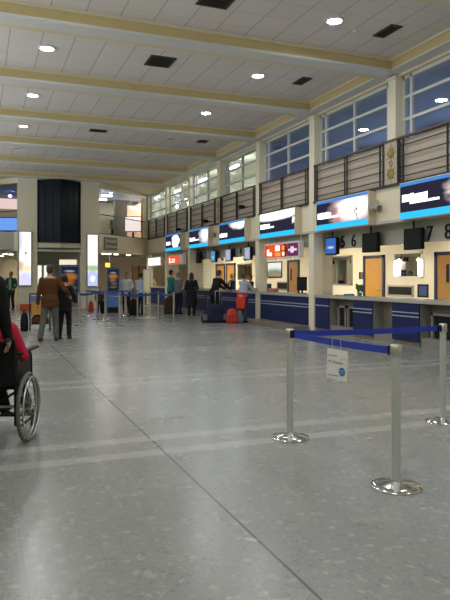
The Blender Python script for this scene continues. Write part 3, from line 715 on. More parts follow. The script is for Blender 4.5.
for px, py, z, lb in ((111, 192.5, 33.5, 'blue spot upstairs beside the left ceiling light'), (132.5, 194.5, 33.5, 'blue spot upstairs above the bright screen'), (13, 190, 33, 'blue spot upstairs at far left, upper one'), (10, 196, 33, 'blue spot upstairs at far left, lower one')):
    p = GZ(px, z, EYE + (277 - py) / 625 * z)
    o = MB().ell((0, 0, 0), (.10, .10, .08)).build('blue_spotlight', MT['bluel'], None, True, p); tag(o, lb, 'spotlight', 'blue spots upstairs')
    MB().cyl((0, 0, .07), (0, 0, SOF + .125 - p.z), .012, n=8).build('stem', MT['dark'], o)
# upstairs furniture behind the end openings
p = GZ(133, 33.5, 3.45)
t = thing('display_screen', 'bright white and red screen upstairs behind the glass balustrade', 'screen', p, -YAW)
MB().box(-.45, .45, 0, .06, .42, 1.25, .01).build('casing', MT['dark'], t)
MB().box(-.42, .42, -.008, 0, .46, 1.21).build('screen', poster_mat('screen_picture', (1, .9, .9), [(.1, .5, .1, .6, (.9, .2, .15), .5), (.8, .2, .2, .15, (.9, .25, .2), .5)], 1.3), t)
MB().box(-.3, .3, 0, .3, 0, .04).box(-.05, .05, .02, .08, .04, .45).build('stand', MT['dark'], t)
p = GZ(136, 37.2, 3.45)
tag(MB().box(-1.0, 1.0, 0, .1, 0, 2.25).build('upright_panel', mat('pink_lit_panel', (.75, .5, .4), .7), None, False, p), 'panel coloured as pinkish-lit back upstairs behind the bright screen', 'panel')  # pink light on the room's back is put into this panel's colour
p = GZ(145.5, 33.9, 3.45)
tag(MB().box(-.2, .2, 0, .2, 0, 2.2).build('dark_column', MT['dwood'], None, False, p), 'dark brown column upstairs at right of the end opening', 'column')
p = GZ(121, 35, 3.45)
tag(MB().box(-.35, .35, 0, .3, 0, 2.3).build('grey_column', MT['taupe'], None, False, p), 'taupe column upstairs in the middle of the end opening', 'column')
p = GZ(5, 34, 3.45)
t = thing('display_screen', 'blue lit screen upstairs at the far left', 'screen', p, -YAW)
MB().box(-.75, .75, 0, .08, .50, 1.25, .01).build('casing', MT['dark'], t)
MB().box(-.7, .7, -.01, 0, .54, 1.21).build('screen', poster_mat('blue_screen_picture', (.15, .35, .9), [(.4, .5, .3, .3, (.3, .65, 1), .5), (.85, .4, .15, .5, (.4, .3, .7), .5)], 1.3), t)
MB().box(-.3, .3, 0, .3, 0, .03).box(-.04, .04, .02, .08, .03, .52).build('stand', MT['dark'], t)
p = GZ(5, 35.2, 3.45)
tag(MB().box(-1.4, 1.6, 0, .1, 1.85, 2.42).build('illuminated_board', emis('pink_light_box', (1, .75, .72), .8), None, False, p), 'pale pink light box upstairs above the blue screen', 'light box')

# lit posters on the pilasters of the end wall
def endface(name, x0, x1, y, z0, z1, m, parent):
    me = bpy.data.meshes.new(name); me.from_pydata([(x0, y, z0), (x1, y, z0), (x1, y, z1), (x0, y, z1)], [], [(0, 1, 2, 3)])
    uv = me.uv_layers.new()
    for i, c in enumerate(((0, 0), (1, 0), (1, 1), (0, 1))): uv.data[i].uv = c
    return link(name, me, m, parent)
def lightbox(x0, x1, z0, z1, label, m):
    t = thing('lightbox_poster', label, 'lit poster', ((x0 + x1) / 2, 28.95, z0), 0, 'lit posters on the end wall')
    L = (x1 - x0) / 2
    MB().box(-L, L, -.10, 0, 0, z1 - z0, .01).build('frame', MT['grey'], t)
    endface('picture', -L + .04, L - .04, -.103, .04, z1 - z0 - .04, m, t)
lightbox(1.64, 2.22, 1.05, 3.48, 'lit poster with tan and lilac lower part, left of the dark tower', poster_mat('left_poster_picture', (1, 1, .93), [(.5, .05, .7, .22, (.62, .60, .85), .4), (.1, .36, .3, .10, (.7, .42, .25), .6), (.7, .32, .4, .06, (.85, .7, .45), .6), (.55, .6, .10, .03, (.2, .2, .2), .6), (.05, .85, .2, .25, (.5, .62, .72), .5)], 1.25))
lightbox(4.62, 5.15, 1.0, 3.42, 'lit poster with green and lilac lower part, right of the dark tower', poster_mat('right_poster_picture', (.95, 1, .93), [(.5, .12, .8, .2, (.45, .50, .85), .3), (.5, .14, .25, .06, (.9, .9, 1), .4), (.5, .35, .8, .06, (.35, .5, .25), .6)], 1.25))
# grey direction signs on the wings
def dirsign(A, d, s, z0, label, w_=1.15, h=.62):
    nrm = Vector((d.y, -d.x, 0));
    if nrm.y > 0: nrm = -nrm
    c = Vector(A) + d * s + nrm * .03; c.z = z0
    ang = math.atan2(nrm.x, -nrm.y)
    t = thing('direction_sign', label, 'sign', c, ang, 'grey direction signs')
    MB().box(-w_ / 2, w_ / 2, -.03, .0, 0, h, .008).build('panel', MT['signgrey'], t)
    rnd = random.Random(s); m = MB()
    for z in (.36, .10):
        x = -w_ / 2 + .22
        m.box(-w_ / 2 + .07, -w_ / 2 + .15, -.034, -.03, z, z + .17)
        while x < w_ / 2 - .1:
            l = rnd.uniform(.05, .09); m.box(x, x + l, -.034, -.03, z + .02, z + rnd.uniform(.10, .16)); x += l + .015
    m.build('lettering', MT['signtext'], t)
dirsign((5.2, 29.05, 0), wd, 1.0, 2.72, 'grey two-line direction sign right of the right-hand lit poster')
dirsign((1.62, 29.05, 0), wd2, 1.25, 2.72, 'grey direction sign at the left edge, left of the lit poster', 1.5)

# poster stands
def stand(px, py, w_, z0, z1, label, pm, bin_=False, header=False):
    p = G(px, py)
    t = thing('poster_stand', label, 'poster stand', p, -YAW * .7)
    MB().box(-w_ / 2, w_ / 2, -.04, .04, z0, z1, .01).build('frame', MT['kframe'], t)
    endface('poster', -w_ / 2 + .05, w_ / 2 - .05, -.043, z0 + .07, z1 - .07, pm, t)
    MB().box(-w_ / 2, -w_ / 2 + .05, -.03, .03, 0, z0).box(w_ / 2 - .05, w_ / 2, -.03, .03, 0, z0).build('legs', MT['kframe'] if bin_ else MT['steel'], t)
    MB().box(-w_ / 2 - .05, w_ / 2 + .05, -.25, .25, 0, .03).build('base', MT['grey'], t)
    if bin_:
        m = MB().box(-w_ / 2, w_ / 2, -.2, .15, .25, .68, .015)
        for i in range(6): m.box(-w_ / 2 + .03 + i * w_ / 6, -w_ / 2 + .05 + i * w_ / 6, -.21, -.2, .27, .66)
        m.build('leaflet_bin', MT['bluebin'], t)
        MB().box(-w_ / 2 + .03, w_ / 2 - .03, -.12, .1, .03, .25).build('lower_shelf', MT['dark'], t)
    return t
pmk = lambda: poster_mat('stand_picture', (.02, .02, .025), [(.5, .72, .45, .10, (.45, .17, .04), .5), (.45, .55, .3, .08, (.30, .12, .04), .6), (.6, .40, .35, .06, (.10, .10, .10), .5), (.5, .88, .3, .03, (.3, .35, .5), .5), (.5, .25, .35, .05, (.16, .11, .06), .6)], .8)  # plain posters given emission, so their brightness is painted in
stand(70, 322.5, .60, .60, 1.84, 'tall blue poster stand with black and orange poster behind the couple', pmk())
stand(113.3, 313.5, .47, .76, 1.80, 'smaller poster stand with pale blue leaflet bin near the belt posts', pmk(), True)
p = GZ(68, 29.9, 0)
t = thing('lit_header_board', 'cream lit header board behind the tall poster stand', 'sign', p, -.1)
MB().box(-.42, .42, 0, .08, 0, 2.3).build('board', MT['grey'], t)
MB().box(-.40, .40, -.02, 0, 2.02, 2.28).build('lit_strip', emis('cream_light', (1, .9, .68), .9), t)
# yellow sign over the smaller poster stand, far away
p = GZ(109.5, 31.4, 1.92)
t = thing('hanging_sign', 'yellow and black arrow sign beyond the smaller poster stand', 'sign', p, -YAW)
MB().box(-.22, .02, 0, .04, .02, .24).build('arrow_panel', MT['yellow'], t)
MB().box(.02, .24, 0, .04, 0, .2).build('dark_panel', MT['dark'], t)
MB().cyl((0, .02, .2), (0, .02, .745), .012, n=8).build('hanger', MT['steel'], t)

# ------------------------------------------------------------------ ground floor area past the end wall
for i, (px, z) in enumerate(((104, 30.6), (109, 30.9), (116, 31.4), (128.5, 32.5), (5, 31.0), (11, 31.5), (1.5, 33.5))):
    p = GZ(px, z, 2.655)
    nm = ['leftmost under the right wing', 'second under the right wing', 'third under the right wing', 'alone at right under the right wing', 'left of the beige arch', 'above the beige arch', 'lowest at the left edge'][i]
    t = thing('soffit_downlight', 'small lit downlight, ' + nm, 'ceiling light', p, 0, 'small downlights under the upper floor')
    MB().cyl((0, 0, -.05), (0, 0, 0), .13, n=20).build('rim', MT['trim'], t)
    MB().cyl((0, 0, -.09), (0, 0, -.05), .11, n=20).build('lens', emis('small_downlight_lens', (.95, .98, 1), 6), t)
    l = bpy.data.lights.new('soffit_glow', 'AREA'); l.shape = 'DISK'; l.size = .2; l.energy = 16; l.color = (1, .9, .72)
    o = bpy.data.objects.new('soffit_glow', l); COL.objects.link(o); o.parent = t; o.location = (0, 0, -.1)
p = GZ(11.5, 33, 0)
t = thing('arched_partition', 'beige arched partition at far left behind the green jacket man', 'partition', p, -YAW)
pts = [(-.42, 0), (.42, 0), (.42, 2.0)] + [(.42 * math.cos(a), 2.0 + .42 * math.sin(a)) for a in [PI * i / 12 for i in range(1, 12)]] + [(-.42, 2.0)]
m = MB(); m.rings([[Vector((x, y, z)) for x, z in pts] for y in (-.06, .06)]); m.build('panel', MT['box'], t)
MB().box(.02, .36, -.07, -.06, .2, 1.55).build('inner_panel', MT['cornice'], t)
p = GZ(124, 36.6, 0)
for px, lb in ((135.5, 'dark doorway screen at back, left of light blue shirt man'), (143, 'dark doorway screen at back, right of light blue shirt man')):
    p = GZ(px, 35.5, 0)
    t = thing('folding_screen', lb, 'screen', p, -YAW)
    MB().box(-.16, .16, 0, .06, 0, 2.05).build('panel', MT['dwood'], t)
    MB().box(-.2, -.16, -.01, .07, 0, 2.1).box(.16, .2, -.01, .07, 0, 2.1).build('frame', MT['dark'], t)
p = G(26, 309)
tag(MB().box(-.30, .30, -.1, .1, 0, .28, .02).build('low_barrier', MT['orange'], None, False, (1.98, 28.5, 0)), 'low orange red barrier at the foot of the left lit poster', 'barrier')
# upright panel frame by the belt posts
p = G(147, 318)
t = thing('panel_stand', 'upright steel frame with narrow cream panel among the belt posts', 'sign stand', p, -YAW)
m = MB()
for x in (-.11, .11): m.box(x - .02, x + .02, -.02, .02, .03, 1.72)
m.box(-.11, .11, -.02, .02, 1.68, 1.72).box(-.11, .11, -.02, .02, .9, .94).box(-.11, .11, -.02, .02, .4, .44)
m.build('frame', MT['steel'], t)
MB().box(-.09, .09, -.012, .012, .94, 1.68).build('panel', mat('cream_panel', (.78, .72, .42), .5), t)
MB().box(-.35, .35, -.22, .22, 0, .03, .008).build('base', MT['steel'], t)

# ------------------------------------------------------------------ belt posts
def post_parts(t, big=True):
    if big:
        MB().lathe((0, 0, 0), [(.172, 0), (.175, .008), (.168, .016), (.12, .027), (.05, .040), (.036, .047), (.034, .055)], 48).build('base', MT['chrome'], t, True)
        MB().cyl((0, 0, .05), (0, 0, .93), .0315, n=28).build('pole', MT['post'], t, True)
        MB().lathe((0, 0, 0), [(.036, .90), (.040, .905), (.040, .975), (.034, .985), (.005, .987)], 28).build('belt_head', MT['steel'], t, True)
    else:
        MB().lathe((0, 0, 0), [(.17, 0), (.172, .01), (.12, .026), (.04, .045)], 24).build('base', MT['chrome'], t, True)
        MB().cyl((0, 0, .04), (0, 0, .93), .032, n=16).build('pole', MT['steel'], t, True)
        MB().cyl((0, 0, .90), (0, 0, .985), .038, n=16).build('belt_head', MT['grey'], t, True)
def belt(t, a, b_, m, sag=.02, z0=.965, z1=.965, h=.052, thick=.002, twist=0):
    a = Vector(a); b_ = Vector(b_); d = (b_ - a); n = Vector((-d.y, d.x, 0)).normalized() * thick
    mb = MB(); N = 16; rs = []
    for i in range(N + 1):
        s = i / N; p = a.lerp(b_, s); z = z0 + (z1 - z0) * s - 4 * sag * s * (1 - s)
        rs.append([Vector((p.x + q.x, p.y + q.y, z + e)) - t.location for q, e in ((n, 0), (-n, 0), (-n, -h), (n, -h))])
    mb.rings(rs); return mb.build('belt', m, t)
s1, s2, s3 = G(290, 438), G(396, 487), G(443, 422)
t1 = thing('belt_post', 'steel belt post at left of the nearest three, where both blue belts meet', 'barrier post', s1, 0, 'steel belt posts in the foreground')
t2 = thing('belt_post', 'nearest steel belt post, lowest in the photo', 'barrier post', s2, 0, 'steel belt posts in the foreground')
t3 = thing('belt_post', 'steel belt post at the right edge of the photo', 'barrier post', s3, 0, 'steel belt posts in the foreground')
for t in (t1, t2, t3): post_parts(t)
def trimmed(a, b_, r=.04):
    a = Vector(a); b_ = Vector(b_); d = (b_ - a).normalized(); return a + d * r, b_ - d * r
a, b_ = trimmed(s1, s2); belt(t1, a, b_, MT['belt'], .012)
a2, b2 = trimmed(s1, s3); belt(t1, a2, b2, MT['belt'], .008)
for tt, d in ((t2, (s1 - s2).normalized()), (t3, (s1 - s3).normalized()), (t1, (s2 - s1).normalized())):
    c = d * .045; MB().box(c.x - .022, c.x + .022, c.y - .022, c.y + .022, .905, .972, .004).build('belt_clip', MT['dark'], tt)
# notice hanging on the belt
e = (b_ - a).normalized(); sa = .40
pc = None
best = min([i / 200 for i in range(201)], key=lambda s: abs(((lambda P: 225 + 625 * (P.x * CY - P.y * SY) / (P.x * SY + P.y * CY))(a.lerp(b_, s))) - 339.5))
pc = a.lerp(b_, best); zb = .965 - .048 * best * (1 - best) - .052
front = Vector((e.y, -e.x, 0)); 
if front.y > 0: front = -front
t = thing('hanging_notice', 'white card notice with blue disc hanging from the nearer blue belt', 'notice', pc + Vector((0, 0, zb)) + front * .022, math.atan2(e.y, e.x) + R(12))
MB().box(-.108, .108, -.004, 0, -.262, -.022, .001, Matrix.Rotation(R(3), 3, 'Y')).build('card', MT['white'], t)
m = MB()
for x in (-.045, .045): m.cyl((x, -.005, -.03), (x, -.009, .06), .0012, n=6)
m.build('string', MT['trim'], t)
def put_text(txt, size, x, z, mt, name='lettering'):
    me = text_mesh(txt, size, .0008); me.transform(Matrix.Rotation(R(3), 4, 'Y') @ Matrix.Translation((x, -.0052, z)) @ Matrix.Rotation(PI / 2, 4, 'X')); link(name, me, mt, t)
put_text('Air Vacation', .031, -.006, -.122, MT['ink'])
for zz, x0, x1 in ((-.076, -.090, .0), (-.232, -.090, .01)):
    m = MB(); x = x0; rnd = random.Random(3)
    while x < x1:
        l = rnd.uniform(.003, .007); m.box(x, x + l, -.0056, -.0046, zz, zz + rnd.uniform(.005, .009)); x += l + .0018
    m.build('small_print', MT['inkgrey'], t)
MB().cyl((.055, -.0055, -.192), (.055, -.0045, -.192), .034, n=28).build('printed_disc', MT['disc'], t)
MB().box(.030, .080, -.0062, -.0055, -.186, -.180).box(.028, .082, -.0062, -.0055, -.204, -.199).box(.03, .095, -.0062, -.0045, -.092, -.088).build('printed_mark', MT['pale'], t)
# far posts
far = dict(i=(79, 326), a=(86.7, 316.7), b=(97, 320), c=(105.3, 322), d=(119.5, 326), e=(125.3, 316.8), f=(137.6, 317), g=(158.5, 321.5), h=(173.8, 323.5))
flab = dict(i='belt post at the right foot of the tall poster stand', a='belt post farthest left, before the right lit poster', b='belt post left of the smaller poster stand, second of the row', c='belt post just left of the smaller poster stand',
            d='belt post just right of the smaller poster stand', e='belt post in front of the white jacket man', f='belt post in front of light blue shirt man', g='belt post right of the narrow cream panel stand', h='belt post farthest right of the distant row, in front of teal shirt man')
fp = {}
for k, (x, y) in far.items():
    fp[k] = thing('belt_post', flab[k], 'barrier post', G(x, y), 0, 'distant belt posts'); post_parts(fp[k], False)
for u, v in (('i', 'b'), ('b', 'c'), ('c', 'd'), ('d', 'g'), ('g', 'h'), ('a', 'e'), ('e', 'f')):
    A, B = trimmed(fp[u].location, fp[v].location); belt(fp[u], A, B, MT['fbelt'], .06 if u == 'd' or u == 'g' else .03, .97, .97, .07, .003)
#PEOPLE
# ------------------------------------------------------------------ people
def remeshed(mb, vox, smooth=3):
    bmesh.ops.recalc_face_normals(mb.bm, faces=mb.bm.faces[:])
    me = bpy.data.meshes.new('t'); mb.bm.to_mesh(me); mb.bm.free()
    o = bpy.data.objects.new('t', me); COL.objects.link(o)
    r = o.modifiers.new('r', 'REMESH'); r.mode = 'VOXEL'; r.voxel_size = vox; r.use_smooth_shade = True
    s = o.modifiers.new('s', 'SMOOTH'); s.factor = .5; s.iterations = smooth
    dg = bpy.context.evaluated_depsgraph_get()
    m2 = bpy.data.meshes.new_from_object(o.evaluated_get(dg))
    bpy.data.objects.remove(o, do_unlink=True); bpy.data.meshes.remove(me)
    return m2
RINGS = [(-.115, .105, .085, 0), (-.05, .160, .112, -.012), (.03, .166, .118, -.012), (.13, .146, .100, 0), (.24, .150, .105, .005), (.35, .168, .116, .008), (.44, .172, .105, 0), (.50, .130, .080, -.008), (.545, .065, .058, -.01)]
def ik(a, b, l1, l2, hint):
    a = Vector(a); b = Vector(b); d = b - a; L = d.length
    if L > (l1 + l2) * .995: b = a + d.normalized() * (l1 + l2) * .995; d = b - a; L = d.length
    u = d.normalized(); k = (l1 * l1 - l2 * l2 + L * L) / (2 * L); h = math.sqrt(max(l1 * l1 - k * k, 0))
    hv = Vector(hint); hv = (hv - u * hv.dot(u)).normalized()
    return a + u * k + hv * h, b
def person(label, loc, rz, H=1.72, fem=False, ph=None, lean=0, feet=None, hands=None, wh=None, look=(0, 0), top='blackc', hem=-.12, sleeve=1.0, coat=0, bottom='navyc', skirt=0, shoe='blackc', hair='hairb', style='short', skin='skin', vox=.008, bulk=1.0, rest=None, fwd_feet=None, inner=None, tied=None, collar=None, knee_hint=(0, 1, 0)):
    k = H / 1.75
    t = thing('person', label, 'person', loc, rz)
    inv = Matrix.Rotation(-rz, 3, 'Z'); L0 = Vector(loc)
    P = Vector((0, 0, (ph if ph else .93 * k)))
    sp = Vector((0, math.sin(lean), math.cos(lean))); fw = Vector((0, math.cos(lean), -math.sin(lean))); X = Vector((1, 0, 0))
    sw = .92 if fem else 1.0
    def ringpts(s, a, b, o, ex=0, n=24):
        c = P + sp * (s * k) + fw * (o * k)
        return [c + X * ((a * k + ex) * math.cos(2 * PI * i / n)) + fw * ((b * k + ex) * math.sin(2 * PI * i / n)) for i in range(n)]
    def torso(mb, s0, s1, ex, taper=True):
        rs = []
        for s, a, b, o in RINGS:
            if s < s0 - 1e-6 or s > s1 + 1e-6: continue
            a *= (bulk * (sw if s > .2 else 1)); b *= bulk
            rs.append(ringpts(s, a, b, o, ex))
        if s0 < -.115:
            a, b = RINGS[1][1] * bulk, RINGS[1][2] * bulk
            rs = [ringpts(s0, a * 1.02, b * 1.02, -.01, ex)] + rs[1:]
        mb.rings(rs)
    sh = [P + sp * (.455 * k) + X * (sg * .178 * k * sw) for sg in (-1, 1)]
    # arms
    arms = []
    for i, sg in enumerate((-1, 1)):
        if wh and wh[i] is not None: tgt = inv @ (Vector(wh[i]) - L0)
        elif hands and hands[i] is not None: tgt = Vector(hands[i])
        else: tgt = Vector((sg * .25 * k, .06, P.z - .06 * k + .03))
        if not (hands or wh): hint = (sg * .3, -1, 0)
        else: hint = (sg * .5, -1, -.5)
        el, wr = ik(sh[i], tgt, .295 * k, .255 * k, hint); arms.append((sh[i], el, wr))
    # legs
    legs = []
    for i, sg in enumerate((-1, 1)):
        hip = P + X * (sg * .088 * k) + Vector((0, 0, -.03 * k))
        f = Vector(feet[i]) if feet else Vector((sg * .10 * k, .0, 0))
        kn, an = ik(hip, f + Vector((0, 0, .085 * k)), .42 * k, .41 * k, knee_hint); legs.append((hip, kn, an))
    # head frame
    hy, hp = look
    Hm = Matrix.Rotation(hy, 3, 'Z') @ Matrix.Rotation(-hp - lean * .35, 3, 'X')
    nb = P + sp * (.53 * k); hc = nb + sp * (.05 * k) + Hm @ Vector((0, .015 * k, .115 * k))
    b = MB()
    torso(b, -.115, .545, 0)
    b.capsule(nb - sp * .04 * k, hc - Hm @ Vector((0, .01 * k, .05 * k)), .056 * k * (.88 if fem else 1), .052 * k * (.88 if fem else 1))
    b.ell(hc + Hm @ Vector((0, -.008, .025)) * k, (.074 * k, .094 * k, .090 * k), Hm)
    b.ell(hc + Hm @ Vector((0, .026, -.042)) * k, (.056 * k, .062 * k, .074 * k), Hm)
    b.ell(hc + Hm @ Vector((0, .050, -.095)) * k, (.028 * k, .028 * k, .022 * k), Hm)      # chin
    b.capsule(hc + Hm @ Vector((0, .088, .018)) * k, hc + Hm @ Vector((0, .106, -.024)) * k, .009 * k, .015 * k, 8)  # nose
    b.ell(hc + Hm @ Vector((0, .082, .032)) * k, (.050 * k, .014 * k, .010 * k), Hm)      # brow
    b.ell(hc + Hm @ Vector((0, .080, -.062)) * k, (.024 * k, .012 * k, .012 * k), Hm)     # lips
    for sg in (-1, 1): b.ell(hc + Hm @ Vector((sg * .076, -.005, -.008)) * k, (.011 * k, .020 * k, .032 * k), Hm)
    for i, (s_, e_, w_) in enumerate(arms):
        sg = (-1, 1)[i]
        b.capsule(s_, e_, .058 * k * bulk * (.85 if fem else 1), .042 * k, mid=(.5, .051 * k)); b.capsule(e_, w_, .043 * k, .028 * k, mid=(.3, .043 * k))
        d = (w_ - e_).normalized()
        side = X * (-sg); side = (side - d * side.dot(d)).normalized()         # palm faces inward
        if abs(d.z) < .6: side = Vector((0, 0, -1)); side = (side - d * side.dot(d)).normalized()
        wd_ = d.cross(side).normalized()
        if wd_.y < 0 and abs(d.z) > .6: wd_ = -wd_
        if abs(d.z) <= .6 and wd_.x * sg > 0: wd_ = -wd_                        # thumb on the inner side
        pc_ = w_ + d * .050 * k
        Mh = Matrix((wd_, side, d)).transposed()
        b.ell(pc_, (.042 * k, .017 * k, .058 * k), Mh, 12, 8)
        for j in range(4):
            ln = (.034, .040, .042, .036)[3 - j] * k
            o = pc_ + d * .045 * k + wd_ * ((j - 1.5) * .0205 * k)
            q = o + (d + side * .35).normalized() * ln; q2 = q + (d * .7 + side * .9).normalized() * ln * .9
            b.capsule(o - d * .015 * k, q, .0098 * k, .0092 * k, 8); b.capsule(q, q2, .0092 * k, .0085 * k, 8)
        o = pc_ - d * .025 * k + wd_ * .034 * k; q = o + (d * .7 + wd_ * .8).normalized() * .045 * k
        b.capsule(o - wd_ * .01, q, .013 * k, .011 * k, 8); b.capsule(q, q + (d + wd_ * .15 + side * .3).normalized() * .03 * k, .011 * k, .009 * k, 8)
    for i, (h_, k_, a_) in enumerate(legs):
        b.capsule(h_, k_, .088 * k * bulk, .056 * k, mid=(.5, .074 * k)); b.capsule(k_, a_, .056 * k, .038 * k, mid=(.3, .056 * k))
        b.capsule(a_ - Vector((0, .02, .03)) * k, a_ + Vector((0, .12, -.05)) * k, .036 * k, .028 * k)
    link('body', remeshed(b, vox), MT[skin], t, 'all')
    gv = max(vox, .009)
    # top garment
    g = MB(); ex = .014
    torso(g, hem, .50, ex)
    for (s_, e_, w_) in arms:
        if sleeve >= 1:
            g.capsule(s_, e_, .066 * k * bulk, .054 * k); g.capsule(e_, e_.lerp(w_, .95), .054 * k, .042 * k)
        else:
            g.capsule(s_, s_.lerp(e_, sleeve), .066 * k * bulk, .060 * k)
    if coat:
        a, bb = .165 * bulk, .118 * bulk; c0 = P + sp * (-.05 * k)
        def cr(c, s): return [c + X * (a * k * s * math.cos(2 * PI * i / 24)) + Vector((0, 1, 0)) * (bb * k * s * math.sin(2 * PI * i / 24)) for i in range(24)]
        base = (legs[0][2] + legs[1][2]) / 2; lo = Vector((P.x, (P.y + base.y) / 2, coat))
        g.rings([cr(lo, 1.28), cr(c0.lerp(lo, .5), 1.2), cr(c0, 1.08), cr(c0 + Vector((0, 0, .12 * k)), 1.0)])
    link('jacket' if sleeve >= 1 else 'shirt', remeshed(g, gv), MT[top], t, 'all')
    if collar:
        g = MB(); g.torus(P + sp * (.505 * k), sp, .068 * k, .020 * k, 24, 8); g.build('collar', MT[collar], t, 'all')
    if inner:      # shirt front showing between open jacket fronts
        g = MB(); g.rings([[P + sp * (s * k) + X * (w_ * k * math.cos(q)) + fw * ((d_ * bulk) * k + .016 + .012 * math.sin(q)) for q in [2 * PI * i / 12 for i in range(12)]] for s, w_, d_ in ((-.02, .07, .104), (.15, .06, .105), (.33, .06, .122), (.46, .04, .100))])
        g.build('shirt_front', MT[inner], t, 'all')
    # trousers
    g = MB()
    if skirt:
        a, bb = .168 * bulk, .12 * bulk; lo = Vector((P.x, P.y, skirt))
        def cr(c, s): return [c + X * (a * k * s * math.cos(2 * PI * i / 24)) + Vector((0, 1, 0)) * (bb * k * s * math.sin(2 * PI * i / 24)) for i in range(24)]
        g.rings([cr(lo, 1.25), cr(P + Vector((0, 0, -.06 * k)), 1.1), cr(P + sp * .10 * k, .92)])
    else:
        torso(g, -.115, .13, .009)
        for (h_, k_, a_) in legs:
            g.capsule(h_, k_, .100 * k * bulk, .074 * k, mid=(.5, .088 * k)); g.capsule(k_, a_ + Vector((0, 0, .0)), .074 * k, .062 * k)
    link('skirt' if skirt else 'trousers', remeshed(g, gv), MT[bottom], t, 'all')
    if tied:       # jumper tied round the waist, hanging over the hips behind
        g = MB()
        g.rings([ringpts(s, a * bulk, b_ * bulk, o, .028 + e) for s, a, b_, o, e in ((.02, .166, .118, -.012, .0), (.06, .160, .112, -.008, .012), (.11, .150, .104, -.004, .0))])
        c0 = P + sp * .05 * k
        g.rings([[c0 + X * (w_ * math.cos(q)) + Vector((0, y_ + .03 * math.sin(q), z_)) for q in [2 * PI * i / 16 for i in range(16)]] for w_, y_, z_ in ((.165, -.085, .06), (.185, -.12, -.15), (.19, -.13, -.34), (.15, -.13, -.46))])
        link('tied_jumper', remeshed(g, gv), MT[tied], t, 'all')
    for i, (h_, k_, a_) in enumerate(legs):
        g = MB(); fz = max(a_.z - .085 * k, 0); fx, fy = a_.x, a_.y
        g.rings([[Vector((fx + w_ * k * math.cos(q), fy + y_ * k, fz + max(.0, (hh * k) * (.5 + .5 * math.sin(q)))))for q in [2 * PI * i / 14 for i in range(14)]] for y_, w_, hh in ((-.085, .022, .06), (-.065, .040, .10), (0, .044, .105), (.07, .050, .075), (.13, .050, .055), (.165, .038, .045), (.185, .015, .03))])
        g.build('shoe', MT[shoe], t, 'all')
    # face details and hair
    g = MB()
    for sg in (-1, 1): g.ell(hc + Hm @ Vector((sg * .031, .083, .012)) * k, (.011 * k, .008 * k, .007 * k), Hm, 10, 6)
    g.build('eyes', MT['eye'], t, 'all')
    MB().ell(hc + Hm @ Vector((0, .090, -.062)) * k, (.021 * k, .006 * k, .007 * k), Hm, 12, 6).build('mouth', MT['lip'], t, 'all')
    g = MB()
    g.ell(hc + Hm @ Vector((0, -.022, .040)) * k, (.083 * k, .094 * k, .088 * k), Hm)
    g.ell(hc + Hm @ Vector((0, -.045, -.02)) * k, (.076 * k, .062 * k, .075 * k), Hm)
    if style == 'long':
        g.capsule(hc + Hm @ Vector((0, -.055, .0)) * k, hc + Hm @ Vector((0, -.085, -.25)) * k, .082 * k, .06 * k)
        for sg in (-1, 1): g.capsule(hc + Hm @ Vector((sg * .068, -.01, .03)) * k, hc + Hm @ Vector((sg * .078, -.03, -.2)) * k, .03 * k, .03 * k)
    if style == 'bob':
        for sg in (-1, 1): g.capsule(hc + Hm @ Vector((sg * .070, -.015, .03)) * k, hc + Hm @ Vector((sg * .072, -.01, -.08)) * k, .028 * k, .026 * k)
    if style == 'bun': g.ell(hc + Hm @ Vector((0, -.12, .05)) * k, (.045 * k, .045 * k, .045 * k), Hm)
    link('hair', remeshed(g, .008 if vox < .01 else .01), MT[hair], t, 'all')
    return t
V = Vector
WR = R(-20)
WC = V((.137, 5.88, 0))
def wl(x, y, z): return WC + Matrix.Rotation(WR, 3, 'Z') @ V((x, y, z))
# pusher and sitter of the wheelchair
pl = wl(.05, -.68, 0); pl.z = 0
person('person in black coat standing at left edge with hands on wheelchair handles', pl, WR, 1.76, lean=.10, wh=(wl(-.20, -.33, .94), wl(.22, -.33, .94)), feet=((-.14, .16, 0), (.10, -.12, 0)), top='blackc', hem=-.2, bottom='navyc', hair='hairk', vox=.007, bulk=1.12, collar='blackc')
person('person in red top seated in the wheelchair', WC, WR, 1.50, True, ph=.585, lean=-.06, feet=((-.10, .58, .13), (.12, .58, .13)), hands=((-.18, .22, .80), (.17, .20, .82)), top='redj', bottom='blackc', hair='hairg', style='bob', hem=-.115, vox=.008, bulk=1.4, knee_hint=(0, .3, 1))
# couple with trolley
p = G(50, 341)
person('person in brown jacket and grey trousers walking away with arm round companion', p, R(-14), 1.74, feet=((-.20, -.10, 0), (.13, .05, 0)), wh=(p + V((-.27, .08, .80)), p + V((.43, .10, 1.04))), top='brownj', hem=-.16, bottom='greyt', hair='hairb', bulk=1.1, collar='brownj', shoe='browns')
p2 = G(64.5, 339)
person('person in black coat with dark hair walking close beside brown jacket', p2, R(-20), 1.52, True, feet=((-.11, -.05, 0), (.09, .08, 0)), hands=((-.2, .15, .8), (.2, .25, .85)), top='blackc', hem=-.18, bottom='blackc', hair='hairk', style='bob', shoe='browns', bulk=1.05, look=(.0, -.1))
p = GZ(11, 28.0, 0)
person('person in open green jacket facing the camera at far left', p, R(180) - YAW, 1.70, top='greenj', bottom='blackc', inner='lightg', hair='hairb', skin='skin2', hem=-.16, look=(-.2, 0), bulk=1.05, hands=((-.2, .16, .95), (.22, .1, .9)))
p = GZ(114, 36.3, 3.45)
person('person in olive top upstairs behind the glass balustrade', p, R(150), 1.62, top='olive', bottom='blackc', hair='hairk', vox=.011)
p = G(99.5, 313.5)
person('small child in dark clothes left of the leaflet bin', p, R(160), 1.06, top='browns', bottom='blackc', hair='hairk', vox=.008, bulk=1.15)
p = G(126.5, 313)
